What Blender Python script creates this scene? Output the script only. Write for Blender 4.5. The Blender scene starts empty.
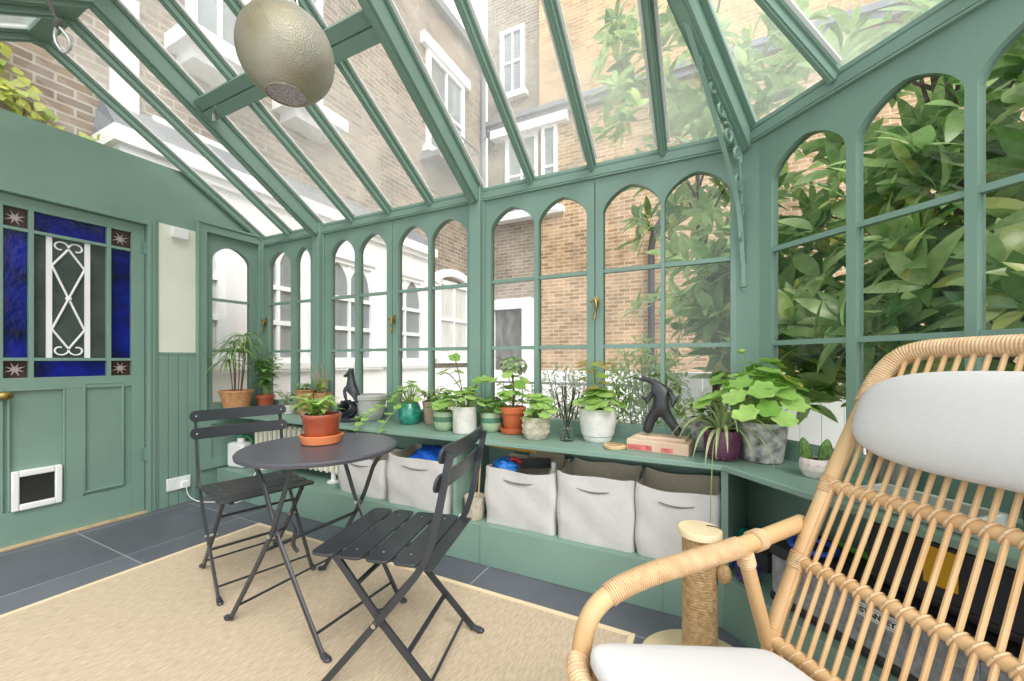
import bpy, math, random
from mathutils import Vector, Matrix
random.seed(7)
R_ = random.random
def U(a, b): return a + (b - a) * random.random()
SC = bpy.context.scene
COL = SC.collection
PI = math.pi
V = Vector

# ------------------------------------------------------------------ mesh builder
class MB:
    k = 0
    def __init__(s): s.v = []; s.f = []
    def add(s, vs, fs):
        n = len(s.v); s.v += [tuple(v) for v in vs]; s.f += [tuple(i + n for i in f) for f in fs]; return s
    def box(s, x0, x1, y0, y1, z0, z1, M=None):
        e = .0002 + .0006 * ((MB.k * .3819) % 1); MB.k += 1; x0 -= e; x1 += e; y0 -= e; y1 += e; z0 -= e; z1 += e
        vs = [V((x, y, z)) for x in (x0, x1) for y in (y0, y1) for z in (z0, z1)]
        if M is not None: vs = [M @ v for v in vs]
        return s.add(vs, [(0, 1, 3, 2), (4, 6, 7, 5), (0, 4, 5, 1), (2, 3, 7, 6), (0, 2, 6, 4), (1, 5, 7, 3)])
    def quad(s, a, b, c, d): return s.add([a, b, c, d], [(0, 1, 2, 3)])
    def prism(s, poly, z0, z1, M=None):
        n = len(poly)
        vs = [V((p[0], p[1], z0)) for p in poly] + [V((p[0], p[1], z1)) for p in poly]
        if M is not None: vs = [M @ v for v in vs]
        return s.add(vs, [tuple(range(n - 1, -1, -1)), tuple(range(n, 2 * n))] + [(i, (i + 1) % n, n + (i + 1) % n, n + i) for i in range(n)])
    def tube(s, pts, r, n=8, caps=True, flat=1.0, up=None):
        pts = [V(p) for p in pts]; k = len(pts)
        rs = r if isinstance(r, (list, tuple)) else [r] * k
        t0 = (pts[1] - pts[0]).normalized()
        a = V(up) if up is not None else (V((0, 0, 1)) if abs(t0.z) < .9 else V((1, 0, 0)))
        nrm = (a - t0 * a.dot(t0)).normalized()
        vs = []
        for i in range(k):
            t = (pts[min(i + 1, k - 1)] - pts[max(i - 1, 0)])
            t = t.normalized() if t.length > 1e-9 else t0
            nrm = (nrm - t * nrm.dot(t)); nrm = nrm.normalized() if nrm.length > 1e-9 else V((1, 0, 0))
            b = t.cross(nrm)
            for j in range(n):
                an = 2 * PI * j / n + (PI / 4 if n == 4 else 0)
                vs.append(pts[i] + (nrm * math.cos(an) + b * math.sin(an) * flat) * rs[i])
        fs = [(i * n + j, i * n + (j + 1) % n, (i + 1) * n + (j + 1) % n, (i + 1) * n + j) for i in range(k - 1) for j in range(n)]
        if caps: fs += [tuple(range(n - 1, -1, -1)), tuple((k - 1) * n + j for j in range(n))]
        return s.add(vs, fs)
    def bar(s, a, b, w, h, up=(0, 0, 1)):
        a, b = V(a), V(b); t = (b - a).normalized(); up = V(up); u = (up - t * up.dot(t)).normalized(); c = t.cross(u)
        vs = [p + c * (sx * w / 2) + u * (sy * h / 2) for p in (a, b) for sx, sy in ((-1, -1), (1, -1), (1, 1), (-1, 1))]
        return s.add(vs, [(3, 2, 1, 0), (4, 5, 6, 7)] + [(i, (i + 1) % 4, 4 + (i + 1) % 4, 4 + i) for i in range(4)])
    def lathe(s, prof, n=32, o=(0, 0, 0), wob=0, M=None):
        vs = []; o = V(o)
        for r, z in prof:
            for j in range(n):
                a = 2 * PI * j / n; q = r * (1 + wob * math.sin(3 * a + z * 30))
                p = V((q * math.cos(a), q * math.sin(a), z))
                vs.append((M @ p if M is not None else p) + o)
        k = len(prof)
        fs = [(i * n + j, i * n + (j + 1) % n, (i + 1) * n + (j + 1) % n, (i + 1) * n + j) for i in range(k - 1) for j in range(n)]
        if prof[0][0] > 1e-6: fs.append(tuple(range(n - 1, -1, -1)))
        if prof[-1][0] > 1e-6: fs.append(tuple((k - 1) * n + j for j in range(n)))
        return s.add(vs, fs)
    def leaf(s, base, d, up, L, W, n=5, bend=.3, fold=.25, tip=1.0):
        base = V(base); d = V(d).normalized(); up = V(up)
        up = up - d * up.dot(d)
        up = up.normalized() if up.length > 1e-6 else d.orthogonal().normalized()
        sd = d.cross(up); vs = []
        for i in range(n + 1):
            u = i / n; w = W * .5 * (math.sin(PI * min(1, u ** .85 * .97 + .02)) ** tip)
            p = base + d * (L * u) - up * (bend * L * u * u)
            vs += [p + sd * w + up * (w * fold), p, p - sd * w + up * (w * fold)]
        fs = []
        for i in range(n):
            for j in (0, 1): fs.append((3 * i + j, 3 * i + j + 1, 3 * i + 4 + j, 3 * i + 3 + j))
        return s.add(vs, fs)
    def strap(s, base, d, L, W, droop=1.0, n=8, stiff=.5):
        p = V(base); d = V(d).normalized(); vs = []
        sd = d.cross(V((0, 0, 1)))
        sd = sd.normalized() if sd.length > 1e-4 else V((1, 0, 0))
        for i in range(n + 1):
            u = i / n; w = W * .5 * (1 - u ** 2.2) * (.6 + .4 * min(1, u * 4)) + .0006
            nn = sd.cross(d)
            vs += [p + sd * w + nn * w * .4, p, p - sd * w + nn * w * .4]
            p = p + d * (L / n); d = (d + V((0, 0, -droop / n * (1 + u)))).normalized()
        fs = []
        for i in range(n):
            for j in (0, 1): fs.append((3 * i + j, 3 * i + j + 1, 3 * i + 4 + j, 3 * i + 3 + j))
        return s.add(vs, fs)
    def disc(s, c, nrm, r, lobes=7, cup=.15, n=28, amp=.12, rot=0):
        c = V(c); nrm = V(nrm).normalized(); a = nrm.orthogonal().normalized(); b = nrm.cross(a)
        vs = [c]
        for k, q in ((0, .55), (1, 1.0)):
            for j in range(n):
                t = 2 * PI * j / n + rot
                rr = r * q * (1 + (amp * math.cos(lobes * t) if k else 0)) * (1 - .35 * max(0, math.cos(t - rot)) ** 8 * k)
                vs.append(c + (a * math.cos(t) + b * math.sin(t)) * rr + nrm * (cup * r * q * q + (.04 * r * math.cos(lobes * t) if k else 0)))
        fs = [(0, 1 + j, 1 + (j + 1) % n) for j in range(n)] + [(1 + j, 1 + n + j, 1 + n + (j + 1) % n, 1 + (j + 1) % n) for j in range(n)]
        return s.add(vs, fs)
    def ball(s, c, r, n=12, m=8, sc=(1, 1, 1)):
        prof = [(max(1e-7, r * math.sin(PI * i / m)), -r * math.cos(PI * i / m)) for i in range(m + 1)]
        M = Matrix.Diagonal((sc[0], sc[1], sc[2])).to_3x3()
        return s.lathe(prof, n, c, 0, M)

def cr(pts, n=8, closed=False):
    P = [V(p) for p in pts]; out = []
    k = len(P)
    rng = range(k) if closed else range(k - 1)
    for i in rng:
        if closed: a, b, c, d = P[(i - 1) % k], P[i], P[(i + 1) % k], P[(i + 2) % k]
        else: a, b, c, d = P[max(i - 1, 0)], P[i], P[i + 1], P[min(i + 2, k - 1)]
        for j in range(n):
            t = j / n
            out.append(.5 * ((2 * b) + (c - a) * t + (2 * a - 5 * b + 4 * c - d) * t * t + (3 * b - a - 3 * c + d) * t ** 3))
    if not closed: out.append(P[-1])
    return out

# ------------------------------------------------------------------ objects
def wloc(o):
    p = V((0, 0, 0))
    while o is not None: p = p + o.location; o = o.parent
    return p
def obj(name, mb, mat, parent=None, sharp=.7, bevel=0, world=False, origin=None):
    off = V((0, 0, 0))
    if world:
        if parent is not None: off = wloc(parent)
        elif origin is not None: off = V(origin)
    me = bpy.data.meshes.new(name)
    me.from_pydata([tuple(V(v) - off) for v in mb.v], [], mb.f); me.update()
    me.materials.append(mat)
    me.polygons.foreach_set('use_smooth', [True] * len(me.polygons))
    me.set_sharp_from_angle(angle=sharp)
    o = bpy.data.objects.new(name, me); COL.objects.link(o)
    if parent is not None: o.parent = parent
    elif world and origin is not None: o.location = V(origin)
    if bevel:
        m = o.modifiers.new('bevel', 'BEVEL'); m.width = bevel; m.segments = 2; m.limit_method = 'ANGLE'; m.angle_limit = .6
    return o
def skin(name, verts, edges, rad, mat, parent=None, sub=2, root=0):
    me = bpy.data.meshes.new(name); me.from_pydata([tuple(v) for v in verts], edges, []); me.update(); me.materials.append(mat)
    o = bpy.data.objects.new(name, me); COL.objects.link(o)
    if parent is not None: o.parent = parent
    sm = o.modifiers.new('skin', 'SKIN'); sm.use_smooth_shade = True
    for i, d in enumerate(me.skin_vertices[0].data):
        r = rad[i]; d.radius = (r, r) if not isinstance(r, tuple) else r; d.use_root = (i == root)
    ss = o.modifiers.new('sub', 'SUBSURF'); ss.levels = sub; ss.render_levels = sub
    return o
GROUPS = {'bistro_chair': 'folding bistro chairs at the round table', 'canvas_bin': 'white canvas bins under the shelf', 'toy_car': 'toy cars by the corner divider', 'cord_coil': 'coils of cord by the toolbox', 'magnolia_tree': 'magnolia trees outside the windows', 'leafy_shrub': 'shrubs outside the windows', 'scored_planter': 'dark scored pots on the right shelf', 'plastic_bundle': 'blue plastic bundles in the bins'}
def tag(o, label, cat, group=None):
    group = group or GROUPS.get(o.name.split('.')[0])
    o['label'] = label; o['category'] = cat
    if group: o['group'] = group
    return o
def thing(name, label, cat, loc=(0, 0, 0), rz=0, group=None):
    o = bpy.data.objects.new(name, None); COL.objects.link(o); o.empty_display_size = .05
    o.location = loc; o.rotation_euler = (0, 0, rz)
    return tag(o, label, cat, group)
def struct(o): o['kind'] = 'structure'; return o
def sempty(name, loc=(0, 0, 0)):
    o = bpy.data.objects.new(name, None); COL.objects.link(o); o.location = loc; o['kind'] = 'structure'; return o

# ------------------------------------------------------------------ materials
def lin(h):
    h = h.lstrip('#'); c = [int(h[i:i + 2], 16) / 255 for i in (0, 2, 4)]
    return tuple((x / 12.92 if x <= .04045 else ((x + .055) / 1.055) ** 2.4) for x in c) + (1,)
def newmat(name):
    m = bpy.data.materials.new(name); m.use_nodes = True; nt = m.node_tree; nt.nodes.clear()
    return m, nt, nt.nodes, nt.links
def pbr(name, col, rough=.5, metal=0, var=0, vscale=20, bump=0, bscale=60, col2=None, spec=.5, vdetail=4, stretch=None, coat=0, sheen=0):
    m, nt, N, L = newmat(name)
    b = N.new('ShaderNodeBsdfPrincipled'); o = N.new('ShaderNodeOutputMaterial'); L.new(b.outputs[0], o.inputs[0])
    c = lin(col) if isinstance(col, str) else col
    b.inputs['Base Color'].default_value = c; b.inputs['Roughness'].default_value = rough; b.inputs['Metallic'].default_value = metal
    b.inputs['Specular IOR Level'].default_value = spec
    if coat: b.inputs['Coat Weight'].default_value = coat; b.inputs['Coat Roughness'].default_value = .1
    tc = N.new('ShaderNodeTexCoord'); src = tc.outputs['Object']
    if stretch:
        mp = N.new('ShaderNodeMapping'); mp.inputs['Scale'].default_value = stretch; L.new(src, mp.inputs[0]); src = mp.outputs[0]
    if var or col2:
        n = N.new('ShaderNodeTexNoise'); n.inputs['Scale'].default_value = vscale; n.inputs['Detail'].default_value = vdetail; L.new(src, n.inputs['Vector'])
        r = N.new('ShaderNodeValToRGB'); L.new(n.outputs[0], r.inputs[0])
        r.color_ramp.elements[0].position = .3; r.color_ramp.elements[1].position = .7
        if col2: c0, c1 = c, (lin(col2) if isinstance(col2, str) else col2)
        else: c0 = tuple(max(0, x * (1 - var)) for x in c[:3]) + (1,); c1 = tuple(min(1, x * (1 + var)) for x in c[:3]) + (1,)
        r.color_ramp.elements[0].color = c0; r.color_ramp.elements[1].color = c1
        L.new(r.outputs[0], b.inputs['Base Color'])
    if bump:
        n2 = N.new('ShaderNodeTexNoise'); n2.inputs['Scale'].default_value = bscale; n2.inputs['Detail'].default_value = 5; L.new(src, n2.inputs['Vector'])
        bp = N.new('ShaderNodeBump'); bp.inputs['Strength'].default_value = bump; bp.inputs['Distance'].default_value = .01
        L.new(n2.outputs[0], bp.inputs['Height']); L.new(bp.outputs[0], b.inputs['Normal'])
    return m
def leafmat(name, c0, c1, rough=.35, trans=.35, c2=None):
    m, nt, N, L = newmat(name)
    b = N.new('ShaderNodeBsdfPrincipled'); o = N.new('ShaderNodeOutputMaterial'); t = N.new('ShaderNodeBsdfTranslucent'); mx = N.new('ShaderNodeMixShader')
    g = N.new('ShaderNodeNewGeometry'); r = N.new('ShaderNodeValToRGB'); L.new(g.outputs['Random Per Island'], r.inputs[0])
    r.color_ramp.elements[0].color = lin(c0); r.color_ramp.elements[1].color = lin(c1)
    if c2:
        e = r.color_ramp.elements.new(.93); e.color = lin(c1); r.color_ramp.elements[-1].color = lin(c2)
    tc = N.new('ShaderNodeTexCoord'); n = N.new('ShaderNodeTexNoise'); n.inputs['Scale'].default_value = 25; L.new(tc.outputs['Object'], n.inputs[0])
    hs = N.new('ShaderNodeHueSaturation'); mr = N.new('ShaderNodeMapRange'); mr.inputs[3].default_value = .7; mr.inputs[4].default_value = 1.35
    L.new(n.outputs[0], mr.inputs[0]); L.new(mr.outputs[0], hs.inputs['Value']); L.new(r.outputs[0], hs.inputs['Color'])
    b.inputs['Roughness'].default_value = rough
    L.new(hs.outputs[0], b.inputs['Base Color']); L.new(hs.outputs[0], t.inputs[0])
    mx.inputs[0].default_value = trans; L.new(b.outputs[0], mx.inputs[1]); L.new(t.outputs[0], mx.inputs[2]); L.new(mx.outputs[0], o.inputs[0])
    return m
def glassmat(name, haze=0.0, tint=(1, 1, 1, 1), refl=1.0, dirt=False):
    m, nt, N, L = newmat(name)
    o = N.new('ShaderNodeOutputMaterial'); t = N.new('ShaderNodeBsdfTransparent'); t.inputs[0].default_value = tint
    g = N.new('ShaderNodeBsdfGlossy'); g.inputs['Roughness'].default_value = .01
    f = N.new('ShaderNodeFresnel'); f.inputs[0].default_value = 1.5
    mu = N.new('ShaderNodeMath'); mu.operation = 'MULTIPLY'; mu.inputs[1].default_value = refl; L.new(f.outputs[0], mu.inputs[0])
    mx = N.new('ShaderNodeMixShader'); L.new(mu.outputs[0], mx.inputs[0]); L.new(t.outputs[0], mx.inputs[1]); L.new(g.outputs[0], mx.inputs[2])
    last = mx
    if haze:
        d = N.new('ShaderNodeBsdfTranslucent'); d.inputs[0].default_value = (.95, .97, .95, 1)
        d2 = N.new('ShaderNodeBsdfDiffuse'); d2.inputs[0].default_value = (.95, .97, .95, 1)
        dm = N.new('ShaderNodeMixShader'); dm.inputs[0].default_value = .3; L.new(d.outputs[0], dm.inputs[1]); L.new(d2.outputs[0], dm.inputs[2])
        tc = N.new('ShaderNodeTexCoord'); n = N.new('ShaderNodeTexNoise'); n.inputs['Scale'].default_value = 2.2; n.inputs['Detail'].default_value = 8
        L.new(tc.outputs['Object'], n.inputs[0])
        mr = N.new('ShaderNodeMapRange'); mr.inputs[1].default_value = .3; mr.inputs[2].default_value = .7; mr.inputs[3].default_value = haze * .6; mr.inputs[4].default_value = haze * 1.4
        L.new(n.outputs[0], mr.inputs[0])
        m2 = N.new('ShaderNodeMixShader'); L.new(mr.outputs[0], m2.inputs[0]); L.new(mx.outputs[0], m2.inputs[1]); L.new(dm.outputs[0], m2.inputs[2]); last = m2
    L.new(last.outputs[0], o.inputs[0])
    return m
def brickmat(name, axis, c1, c2, mortar, scale=1.0, bw=.225, rh=.075, offset=.5, ms=.010, rough=.9, stain=.3, shift=(0, 0), bump=.4):
    m, nt, N, L = newmat(name)
    b = N.new('ShaderNodeBsdfPrincipled'); o = N.new('ShaderNodeOutputMaterial'); L.new(b.outputs[0], o.inputs[0]); b.inputs['Roughness'].default_value = rough
    g = N.new('ShaderNodeNewGeometry'); sp = N.new('ShaderNodeSeparateXYZ'); L.new(g.outputs['Position'], sp.inputs[0])
    cb = N.new('ShaderNodeCombineXYZ')
    a, c = axis
    L.new(sp.outputs[a.upper()], cb.inputs[0]); L.new(sp.outputs[c.upper()], cb.inputs[1])
    mp = N.new('ShaderNodeMapping'); mp.inputs['Location'].default_value = (shift[0], shift[1], 0); L.new(cb.outputs[0], mp.inputs[0])
    bt = N.new('ShaderNodeTexBrick'); L.new(mp.outputs[0], bt.inputs['Vector'])
    bt.inputs['Scale'].default_value = scale; bt.inputs['Brick Width'].default_value = bw; bt.inputs['Row Height'].default_value = rh
    bt.inputs['Mortar Size'].default_value = ms; bt.offset = offset; bt.inputs['Mortar Smooth'].default_value = .2
    bt.inputs['Color1'].default_value = lin(c1); bt.inputs['Color2'].default_value = lin(c2); bt.inputs['Mortar'].default_value = lin(mortar)
    n = N.new('ShaderNodeTexNoise'); n.inputs['Scale'].default_value = 1.3; n.inputs['Detail'].default_value = 9; n.inputs['Roughness'].default_value = .7; L.new(g.outputs['Position'], n.inputs[0])
    mr = N.new('ShaderNodeMapRange'); mr.inputs[1].default_value = .3; mr.inputs[2].default_value = .7; mr.inputs[3].default_value = 1 - stain; mr.inputs[4].default_value = 1 + stain
    L.new(n.outputs[0], mr.inputs[0])
    hs = N.new('ShaderNodeHueSaturation'); L.new(mr.outputs[0], hs.inputs['Value']); L.new(bt.outputs['Color'], hs.inputs['Color'])
    L.new(hs.outputs[0], b.inputs['Base Color'])
    bp = N.new('ShaderNodeBump'); bp.inputs['Strength'].default_value = bump; bp.inputs['Distance'].default_value = .01; bp.invert = True
    L.new(bt.outputs['Fac'], bp.inputs['Height']); L.new(bp.outputs[0], b.inputs['Normal'])
    return m

GREEN = pbr('green_paint', '#7B988B', .45, var=.05, vscale=3, bump=.03, bscale=40)
GREEN_D = pbr('green_paint_gloss', '#6F8E7F', .35, var=.05, vscale=4)
IRON_G = pbr('painted_iron', '#7A9A8B', .4)
WHITE = pbr('white_paint', '#F4F4F5', .5, var=.03, vscale=5)
PLASTIC = pbr('white_plastic', '#EEEEEC', .35)
CREAM = pbr('cream_plaster', '#E2E3D3', .8, var=.03, vscale=4, bump=.05)
BLACK = pbr('black_steel', '#303338', .34, var=.12, vscale=12)
BLACKTOP = pbr('black_table_steel', '#4A4A52', .36, var=.06, vscale=30, bump=.02, bscale=300)
DARK = pbr('dark_plastic', '#2B2B2D', .5)
RUBBER = pbr('rubber', '#1d1d1e', .7)
BRASS = pbr('aged_brass', '#A88F55', .35, metal=1, var=.2)
STEEL = pbr('steel', '#C9C9C6', .3, metal=1)
GLASS = glassmat('window_glass', 0.0, refl=1.6)
ROOFGLASS = glassmat('roof_glass', .26, refl=1.0)
CLEAR = glassmat('clear_glass', .0, tint=(.985, .99, .99, 1), refl=.35)
BLUE = pbr('blue_stained_glass', '#081270', .08, var=.8, vscale=7, bump=.25, bscale=30, spec=.6)
SMOKE = pbr('dark_leaded_glass', '#4A5250', .06, var=.25, vscale=6, bump=.06, bscale=20, spec=.7)
MAROON = pbr('maroon_glass', '#43302E', .1, var=.2)
STARM = pbr('etched_star', '#B7A6A6', .4)
TERRA = pbr('terracotta', '#C9683F', .75, var=.12, vscale=14, bump=.1)
TERRA_B = pbr('terracotta_glazed', '#9C4A2C', .25, var=.3, vscale=9, coat=.5)
TERRA_L = pbr('terracotta_orange', '#DC8355', .7, var=.1, vscale=10)
SOIL = pbr('soil', '#3A2B20', .95, var=.4, vscale=80, bump=.6, bscale=120)
CONC = pbr('pale_concrete', '#C9C6C0', .8, var=.12, vscale=18, bump=.15)
GREYPOT = pbr('grey_stone_pot', '#AFAEAA', .8, var=.1, vscale=10, bump=.1)
WEATH = pbr('weathered_pot', '#55565A', .9, col2='#D2D0CC', vscale=26, bump=.3, bscale=60)
TEAL = pbr('teal_glaze', '#2F8A76', .2, var=.45, vscale=30, coat=.4)
SAGE = pbr('sage_glaze', '#A9BE9C', .25, var=.06, coat=.3)
SAGEBAND = pbr('dark_green_band', '#4F8269', .25, coat=.3)
WICKER = pbr('basket_weave', '#C39C6E', .85, col2='#94663D', vscale=45, bump=.8, bscale=90)
CREAMPOT = pbr('cream_carved', '#D9D2C0', .8, col2='#B9AF98', vscale=30, bump=.2)
WHITEPOT = pbr('white_stone_pot', '#DCDAD6', .75, var=.08, vscale=30, bump=.2, bscale=80)
PURPLE = pbr('purple_glaze', '#6E3A58', .3, var=.15, coat=.3)
PINKPOT = pbr('pale_pink_pot', '#E3D5D0', .6, var=.05)
BROWNPOT = pbr('brown_pot', '#9C8B78', .8, var=.2, bump=.2)
BRONZE = pbr('dark_bronze', '#3E3F42', .35, metal=.4, var=.3, vscale=15)
BLACKSTONE = pbr('black_resin', '#34373E', .4, var=.4, vscale=30, bump=.3)
WOOD = pbr('pale_wood', '#D8B98C', .6, var=.12, vscale=8, stretch=(1, 1, 12))
WOODRED = pbr('stained_wood_block', '#DCCAB0', .7, col2='#D3AE98', vscale=9)
PLY = pbr('plywood_top', '#E4CFA8', .55, var=.06, vscale=10)
SISAL = pbr('sisal_rope', '#D0B083', .95, col2='#A98757', vscale=60, bump=1.0, bscale=140)
RATTAN = pbr('rattan_cane', '#CFAE82', .45, col2='#C19868', vscale=5, vdetail=6, bump=.06, bscale=50)
RATTAN_R = pbr('rattan_rib', '#D0AE80', .45, col2='#C59B69', vscale=9, bump=.04)
BIND = pbr('rattan_binding', '#D3B892', .5, col2='#C6A078', vscale=40, bump=.2)
CANVAS = pbr('white_canvas', '#C6C4C2', .95, var=.04, vscale=8, bump=1.0, bscale=7)
LINING = pbr('canvas_lining', '#DACFBA', .95, var=.06)
CUSHION = pbr('grey_white_linen', '#BFBDBB', .95, var=.03, vscale=60, bump=.12, bscale=220, stretch=(1, 1, 4))
CUSHW = pbr('white_cotton', '#CDCCCC', .9, bump=.1, bscale=12)
RAD = pbr('cream_radiator', '#E6E0CE', .4)
CORD = pbr('rope', '#5f5c56', .8, var=.3, vscale=200)
SLATEROOF = pbr('roof_slates', '#77787C', .8, var=.2)
TRUNK = pbr('bark', '#5E4A3A', .9, var=.35, vscale=14, bump=.6, bscale=30)
STEM = pbr('brown_stem', '#6B5238', .8, var=.2)
GSTEM = pbr('green_stem', '#8CA653', .6, var=.15)
L_MAG = leafmat('magnolia_leaf', '#55853D', '#C6E09E', .2, .5, c2='#D9D77E')
L_PEL = leafmat('pelargonium_leaf', '#7DAE4C', '#B4D878', .5, .4, c2='#DDB85A')
L_DK = leafmat('dark_leaf', '#5E9050', '#97BF6E', .4, .35)
L_SP = leafmat('strap_leaf', '#8FA66A', '#C9D2A4', .4, .35)
L_LT = leafmat('light_leaf', '#8EB95A', '#BFDB86', .5, .45)
L_SAGE = leafmat('sage_leaf', '#9DB08A', '#CBD6BC', .6, .4)
L_IVY = leafmat('ivy_leaf', '#7FA03C', '#CFD06A', .5, .4)
L_PAP = leafmat('narrow_leaf', '#5F8F4C', '#A3BF77', .4, .3)
L_DUST = leafmat('grey_pelargonium_leaf', '#6B8A58', '#A9B891', .6, .3, c2='#B08A7A')
CACT = pbr('cactus_skin', '#6C8F4A', .7, col2='#3F5E2C', vscale=60, bump=.8, bscale=90)

# ------------------------------------------------------------------ geometry of the place
LX = -3.6            # left wall face
BY = 2.23            # glazing line of the back wall
D = V((.687, -.727, 0)).normalized(); NI = V((-.727, -.687, 0)).normalized()   # canted right wall: along, inward
P0 = V((.13, 2.21, 0))
EAVE, SL = 2.17, .64
RIDGE_Y = .87; RIDGE_Z = EAVE + SL * (2.21 - RIDGE_Y)
HIP = V((-.396, -.918, 0)).normalized()
APEX = V((.13, 2.21, EAVE)) + HIP * ((2.21 - RIDGE_Y) / .918); APEX.z = RIDGE_Z
def frame(o, u, w, z=(0, 0, 1)):
    u, w, z = V(u), V(w), V(z)
    return Matrix(((u.x, w.x, z.x, o[0]), (u.y, w.y, z.y, o[1]), (u.z, w.z, z.z, o[2]), (0, 0, 0, 1)))
MBK = frame((0, BY, 0), (1, 0, 0), (0, -1, 0))
MRT = frame(P0 - NI * .02, D, NI)
MLF = frame((LX - .03, 0, 0), (0, 1, 0), (1, 0, 0))

def arch_h(s): return (max(0, 1 - abs(s) ** 1.5)) ** (1 / 1.8)
def sash(name, M, u0, u1, lights, z0=.66, z1=2.1, spring=1.885, apex=2.02, bars=(1.165, 1.581), latch=None, t=.022, rail=.075):
    mb = MB()
    edges = [u0] + [e for l in lights for e in l] + [u1]
    for i in range(0, len(edges), 2): mb.box(edges[i], edges[i + 1], -t, t, z0, z1, M)
    N = 16
    for a, b in lights:
        mb.box(a, b, -t, t, z0, z0 + rail, M)
        c, h = (a + b) / 2, (b - a) / 2
        for sgn in (t, -t): pass
        xs = [a + (b - a) * (.5 - .5 * math.cos(PI * i / N)) for i in range(N + 1)]
        zs = [spring + (apex - spring) * arch_h((x - c) / h) for x in xs]
        vs = []
        for x, z in zip(xs, zs): vs += [M @ V((x, t, z)), M @ V((x, t, z1)), M @ V((x, -t, z1)), M @ V((x, -t, z))]
        fs = []
        for i in range(N):
            for j in range(4): fs.append((4 * i + j, 4 * i + (j + 1) % 4, 4 * i + 4 + (j + 1) % 4, 4 * i + 4 + j))
        mb.add(vs, fs)
    o = struct(obj(name, mb, GREEN, sharp=.5, world=True, origin=M @ V(((u0 + u1) / 2, 0, z0))))
    for zb in bars:
        for a, b in lights:
            g = MB(); g.box(a, b, -.012, .012, zb - .020, zb, M); obj('glazing_bar', g, GREEN, o, world=True)
    gl = MB()
    for a, b in lights: gl.quad(M @ V((a, -.002, z0 + rail)), M @ V((b, -.002, z0 + rail)), M @ V((b, -.002, apex + .005)), M @ V((a, -.002, apex + .005)))
    obj('glass', gl, GLASS, o, world=True)
    if latch is not None:
        u, z = latch; k = MB()
        k.box(u - .011, u + .011, t, t + .006, z - .03, z + .03, M)
        k.tube([M @ V((u, t, z)), M @ V((u, t + .035, z))], .007)
        k.tube(cr([M @ V((u, t + .03, z + .01)), M @ V((u + .006, t + .036, z - .02)), M @ V((u, t + .03, z - .06)), M @ V((u - .008, t + .034, z - .10))], 5), [.009] * 8 + [.007] * 8, 8)
        k.tube([M @ V((u - .03, t + .028, z + .004)), M @ V((u + .02, t + .028, z + .004))], .006)
        obj('casement_latch', k, BRASS, o, world=True)
    return o

# ---- floor and ground
FLOORM = brickmat('slate_tiles', ('x', 'y'), '#5A5C64', '#686A72', '#94959A', bw=.617, rh=.6, offset=0, ms=.004, rough=.42, stain=.22, shift=(2.905 % .617, -1.03 + .6), bump=.1)
f = MB(); f.prism([(LX - .1, -1.3), (1.5, -1.3), (1.5, .9), (.25, 2.3), (LX - .1, 2.3)], -.06, 0)
struct(obj('floor', f, FLOORM))
GROUND = pbr('courtyard_paving', '#A7A49C', .9, var=.2, vscale=2)
g = MB(); g.box(-14, 14, -3, 16, -.10, -.065); struct(obj('trim_1', g, GROUND))

# ---- left (door) wall
PW = .12
w = MB()
def lw(y0, y1, z0, z1, mb=w, x0=LX - PW, x1=LX): mb.box(x0, x1, y0, y1, z0, z1)
lw(-1.3, .50, 0, 2.5); lw(.50, 1.39, 2.035, 2.5); lw(1.39, 1.695, 0, 2.5)
lw(1.695, 2.26, 0, .66)
w.prism([(1.695, 2.115), (2.26, 2.115), (2.26, 2.15), (1.695, 2.50)], 0, PW, Matrix(((0, 0, 1, LX - PW), (1, 0, 0, 0), (0, 1, 0, 0), (0, 0, 0, 1))))
wl = struct(obj('wall_left', w, GREEN))
# architrave round the door, stepped
a = MB()
for k, (wd, pr) in enumerate(((.065, .012), (.045, .022), (.018, .030))):
    a.box(LX, LX + pr, 1.39, 1.39 + wd, 0, 2.035 + wd); a.box(LX, LX + pr, .40, 1.39, 2.035, 2.035 + wd)
obj('architrave', a, GREEN, wl, bevel=.002)
c = MB(); c.box(LX, LX + .006, 1.458, 1.69, 1.135, 2.075); obj('cream_panel', c, CREAM, wl)
wb = MB()
for y0, y1 in ((1.458, 1.512), (1.516, 1.575), (1.579, 1.636), (1.640, 1.69)): wb.box(LX, LX + .012, y0, y1, .0, 1.12)
wb.box(LX, LX + .016, 1.458, 1.69, 1.12, 1.137)
obj('wainscot', wb, GREEN, wl, bevel=.002)
ap = MB(); ap.box(LX, LX + .012, 1.72, 2.2, .22, .64)
for y0, y1, z0, z1 in ((1.72, 1.79, .22, .64), (2.13, 2.2, .22, .64), (1.79, 2.13, .22, .30), (1.79, 2.13, .57, .64)): ap.box(LX + .010, LX + .026, y0, y1, z0, z1)
obj('apron_panel', ap, GREEN, wl, bevel=.002)
# left window in its surround
sash('window_1', MLF, 1.76, 2.17, [(1.815, 2.11)], spring=1.89, apex=2.015, z1=2.115)
t = MB(); t.box(LX - .03, LX + .03, 1.695, 1.76, .66, 2.13); t.box(LX - .03, LX + .03, 1.695, 2.21, 2.09, 2.15); t.box(LX - .03, LX + .038, 1.69, 1.705, .66, 2.165); t.box(LX - .03, LX + .042, 1.69, 2.21, 2.15, 2.168)
t.box(LX - .03, LX + .03, 2.165, 2.26, .66, 2.13)
struct(obj('trim_2', t, GREEN, bevel=.003))
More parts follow.
